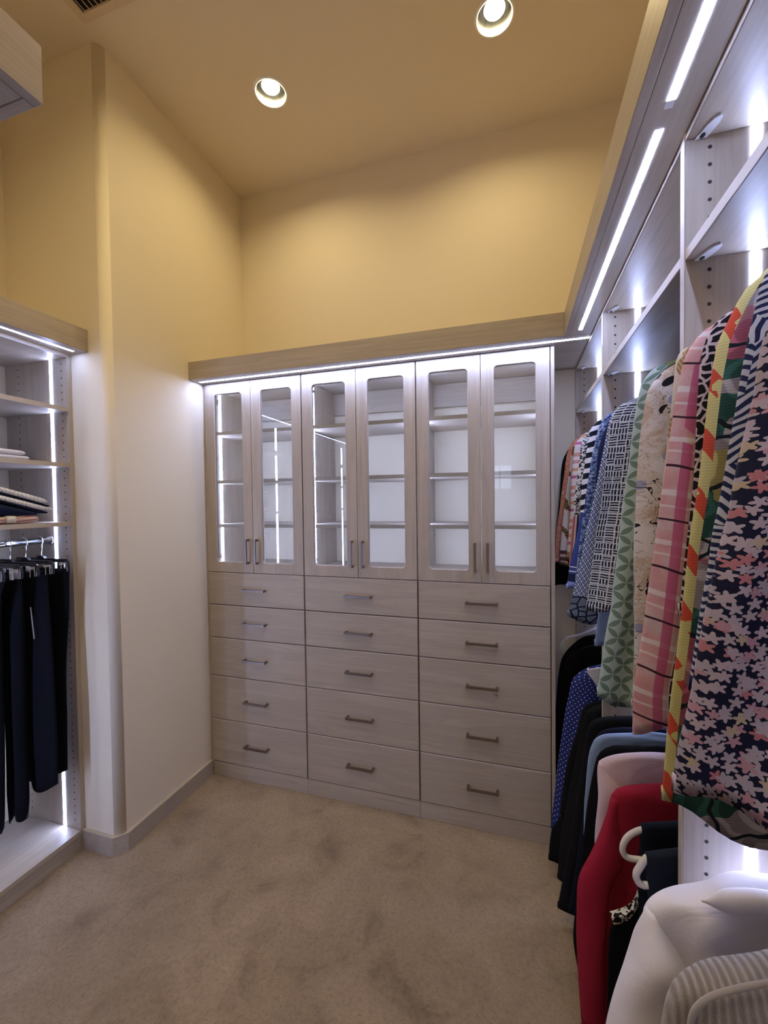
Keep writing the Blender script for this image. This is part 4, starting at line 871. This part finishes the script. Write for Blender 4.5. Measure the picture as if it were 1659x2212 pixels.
pants(YP[3], [(-.262, 1.295), (-.312, 1.20), (-.332, .904), (-.336, .606), (-.352, .287), (-.372, .230)], 'black trousers fourth from the end panel', f_plain('black_twill_d', (.0035, .004, .007)), seed=4, T=.022, xc=-.40)
pants(YP[4], [(-.312, 1.295), (-.322, 1.25), (-.360, 1.10), (-.372, .98), (-.40, .60)], 'white garment hanging at the left picture edge', f_plain('white_knit', (.66, .64, .66)), seed=6, cat='top', group=None, name='hanging_top', xc=-.43)

# ------------------------------------------------------------------ left closet: folded clothes on the shelves
def slab(x0, x1, y0, y1, zlo, zhi, seed, nx=10, ny=26, bulge=.5):      # soft folded layer; zlo / zhi are functions of y
    rnd = random.Random(seed); ph = rnd.random() * 6; v = []; f = []
    for i in range(nx + 1):
        a = i / nx; ex = (1 - abs(2 * a - 1) ** 5)
        x = x0 + (x1 - x0) * a; loop = []
        for j in range(ny + 1):
            b = .5 - .5 * math.cos(math.pi * (j / ny) ** 1.0); ey = (1 - abs(2 * b - 1) ** 22) ** .5; y = y0 + (y1 - y0) * b + .004 * math.sin(6 * a + ph) * b
            m_ = (zlo(y) + zhi(y)) / 2; h = (zhi(y) - zlo(y)) / 2 * (.82 + .18 * ex) * max(.3, ey)
            loop.append((x, y, m_, h))
        v += [(x, y, m_ + h + .0015 * math.sin(14 * y + 9 * a + ph)) for x, y, m_, h in loop] + [(x, y, m_ - h) for x, y, m_, h in reversed(loop)]
    n = 2 * (ny + 1)
    f = [(i * n + q, i * n + (q + 1) % n, (i + 1) * n + (q + 1) % n, (i + 1) * n + q) for i in range(nx) for q in range(n)] + [tuple(range(n)), tuple(nx * n + q for q in range(n))]
    return v, f
def fold(parent, name, mat, *a, **k):
    v, f = slab(*a, **k); return mesh(name, v, f, mat, parent, smooth=True, uvs=[(p[1], p[2]) for p in v])
C0 = 1.7655; C1 = 1.503
t = empty('folded_shirt', (-.40, -.95, C0), 'white folded shirt on the upper left shelf', 'shirt', 'folded clothes on the left shelves')
fold(t, 'lower_layer', f_plain('white_shirt', (.68, .66, .70)), -.44, -.25, -1.02, -.762, lambda y: C0, lambda y: C0 + .018, 1)
fold(t, 'upper_layer', f_plain('white_shirt_b', (.70, .68, .71)), -.43, -.255, -1.14, -.768, lambda y: C0 + .0165, lambda y: C0 + .040, 2)
t = empty('folded_sweater', (-.52, -.95, C0), 'dark navy folded sweater behind the white shirt', 'sweater', 'folded clothes on the left shelves')
fold(t, 'body', f_plain('navy_fold', (.010, .013, .026)), -.61, -.452, -1.02, -.64, lambda y: C0, lambda y: C0 + .022 + max(0, -.64 - y) * .24, 3)
t = empty('folded_shirt', (-.40, -.95, C1), 'peach folded shirt with red stripes, bottom of its pile', 'shirt', 'folded clothes on the left shelves')
def f_peach():
    m = NT('peach_red_stripe'); v = m.coord('UV'); x, y, _ = m.sep(v)
    return cloth(m, m.mix(m.stripe(m.math('ADD', y, m.math('MULTIPLY', x, -.10)), .014, .22, .3), (.68, .52, .46), (.42, .09, .08)))
fold(t, 'body', f_peach(), -.52, -.25, -1.02, -.735, lambda y: C1, lambda y: C1 + .032, 4)
fold(t, 'knot', f_plain('ivory_knot', (.66, .60, .50)), -.262, -.240, -.855, -.822, lambda y: C1 + .004, lambda y: C1 + .032, 5, nx=6, ny=8)
t = empty('folded_shirt', (-.40, -.95, C1 + .03), 'plain navy folded shirt between peach shirt and cable sweater', 'shirt', 'folded clothes on the left shelves')
fold(t, 'body', f_plain('navy_top', (.014, .020, .055)), -.54, -.255, -1.02, -.728, lambda y: C1 + .0335, lambda y: max(C1 + .0345, C1 + .030 + min(.075, max(0, -.69 - y) * .30)), 6)
t = empty('folded_sweater', (-.40, -.95, C1 + .055), 'white cable-knit folded sweater with navy stripes', 'sweater', 'folded clothes on the left shelves')
def f_cable():
    m = NT('white_cable_knit'); v = m.coord('UV'); x, y, _ = m.sep(v)
    s = m.math('SINE', m.math('ADD', m.math('MULTIPLY', x, 420.0), m.math('MULTIPLY', m.math('ABSOLUTE', m.math('SINE', m.math('MULTIPLY', y, 150.0))), 3.0)))
    s = m.math('ADD', m.math('MULTIPLY', s, .5), .5)
    return m.bsdf(m.mix(s, (.64, .64, .68), (.85, .84, .86)), .95, bump=(s, .4, .004), spec=.1)
CABLE = f_cable(); NV = f_plain('navy_stripe_knit', (.008, .011, .028))
base = lambda y: C1 + .036 + min(.075, max(0, -.69 - y) * .30)
lay = [(0, .010, NV, 'navy_stripe', -.690), (.010, .031, CABLE, 'cable_layer', -.672), (.031, .042, NV, 'navy_stripe', -.678), (.042, .066, CABLE, 'cable_layer', -.692)]
for i, (a, b, mt, nm, ye) in enumerate(lay):
    sl = lambda y, q: base(y) + q * .97
    fold(t, nm, mt, -.53, -.262 + .004 * (i % 2), -1.02, ye, (lambda q: lambda y: sl(y, q))(a), (lambda q: lambda y: sl(y, q))(b), 8 + i)
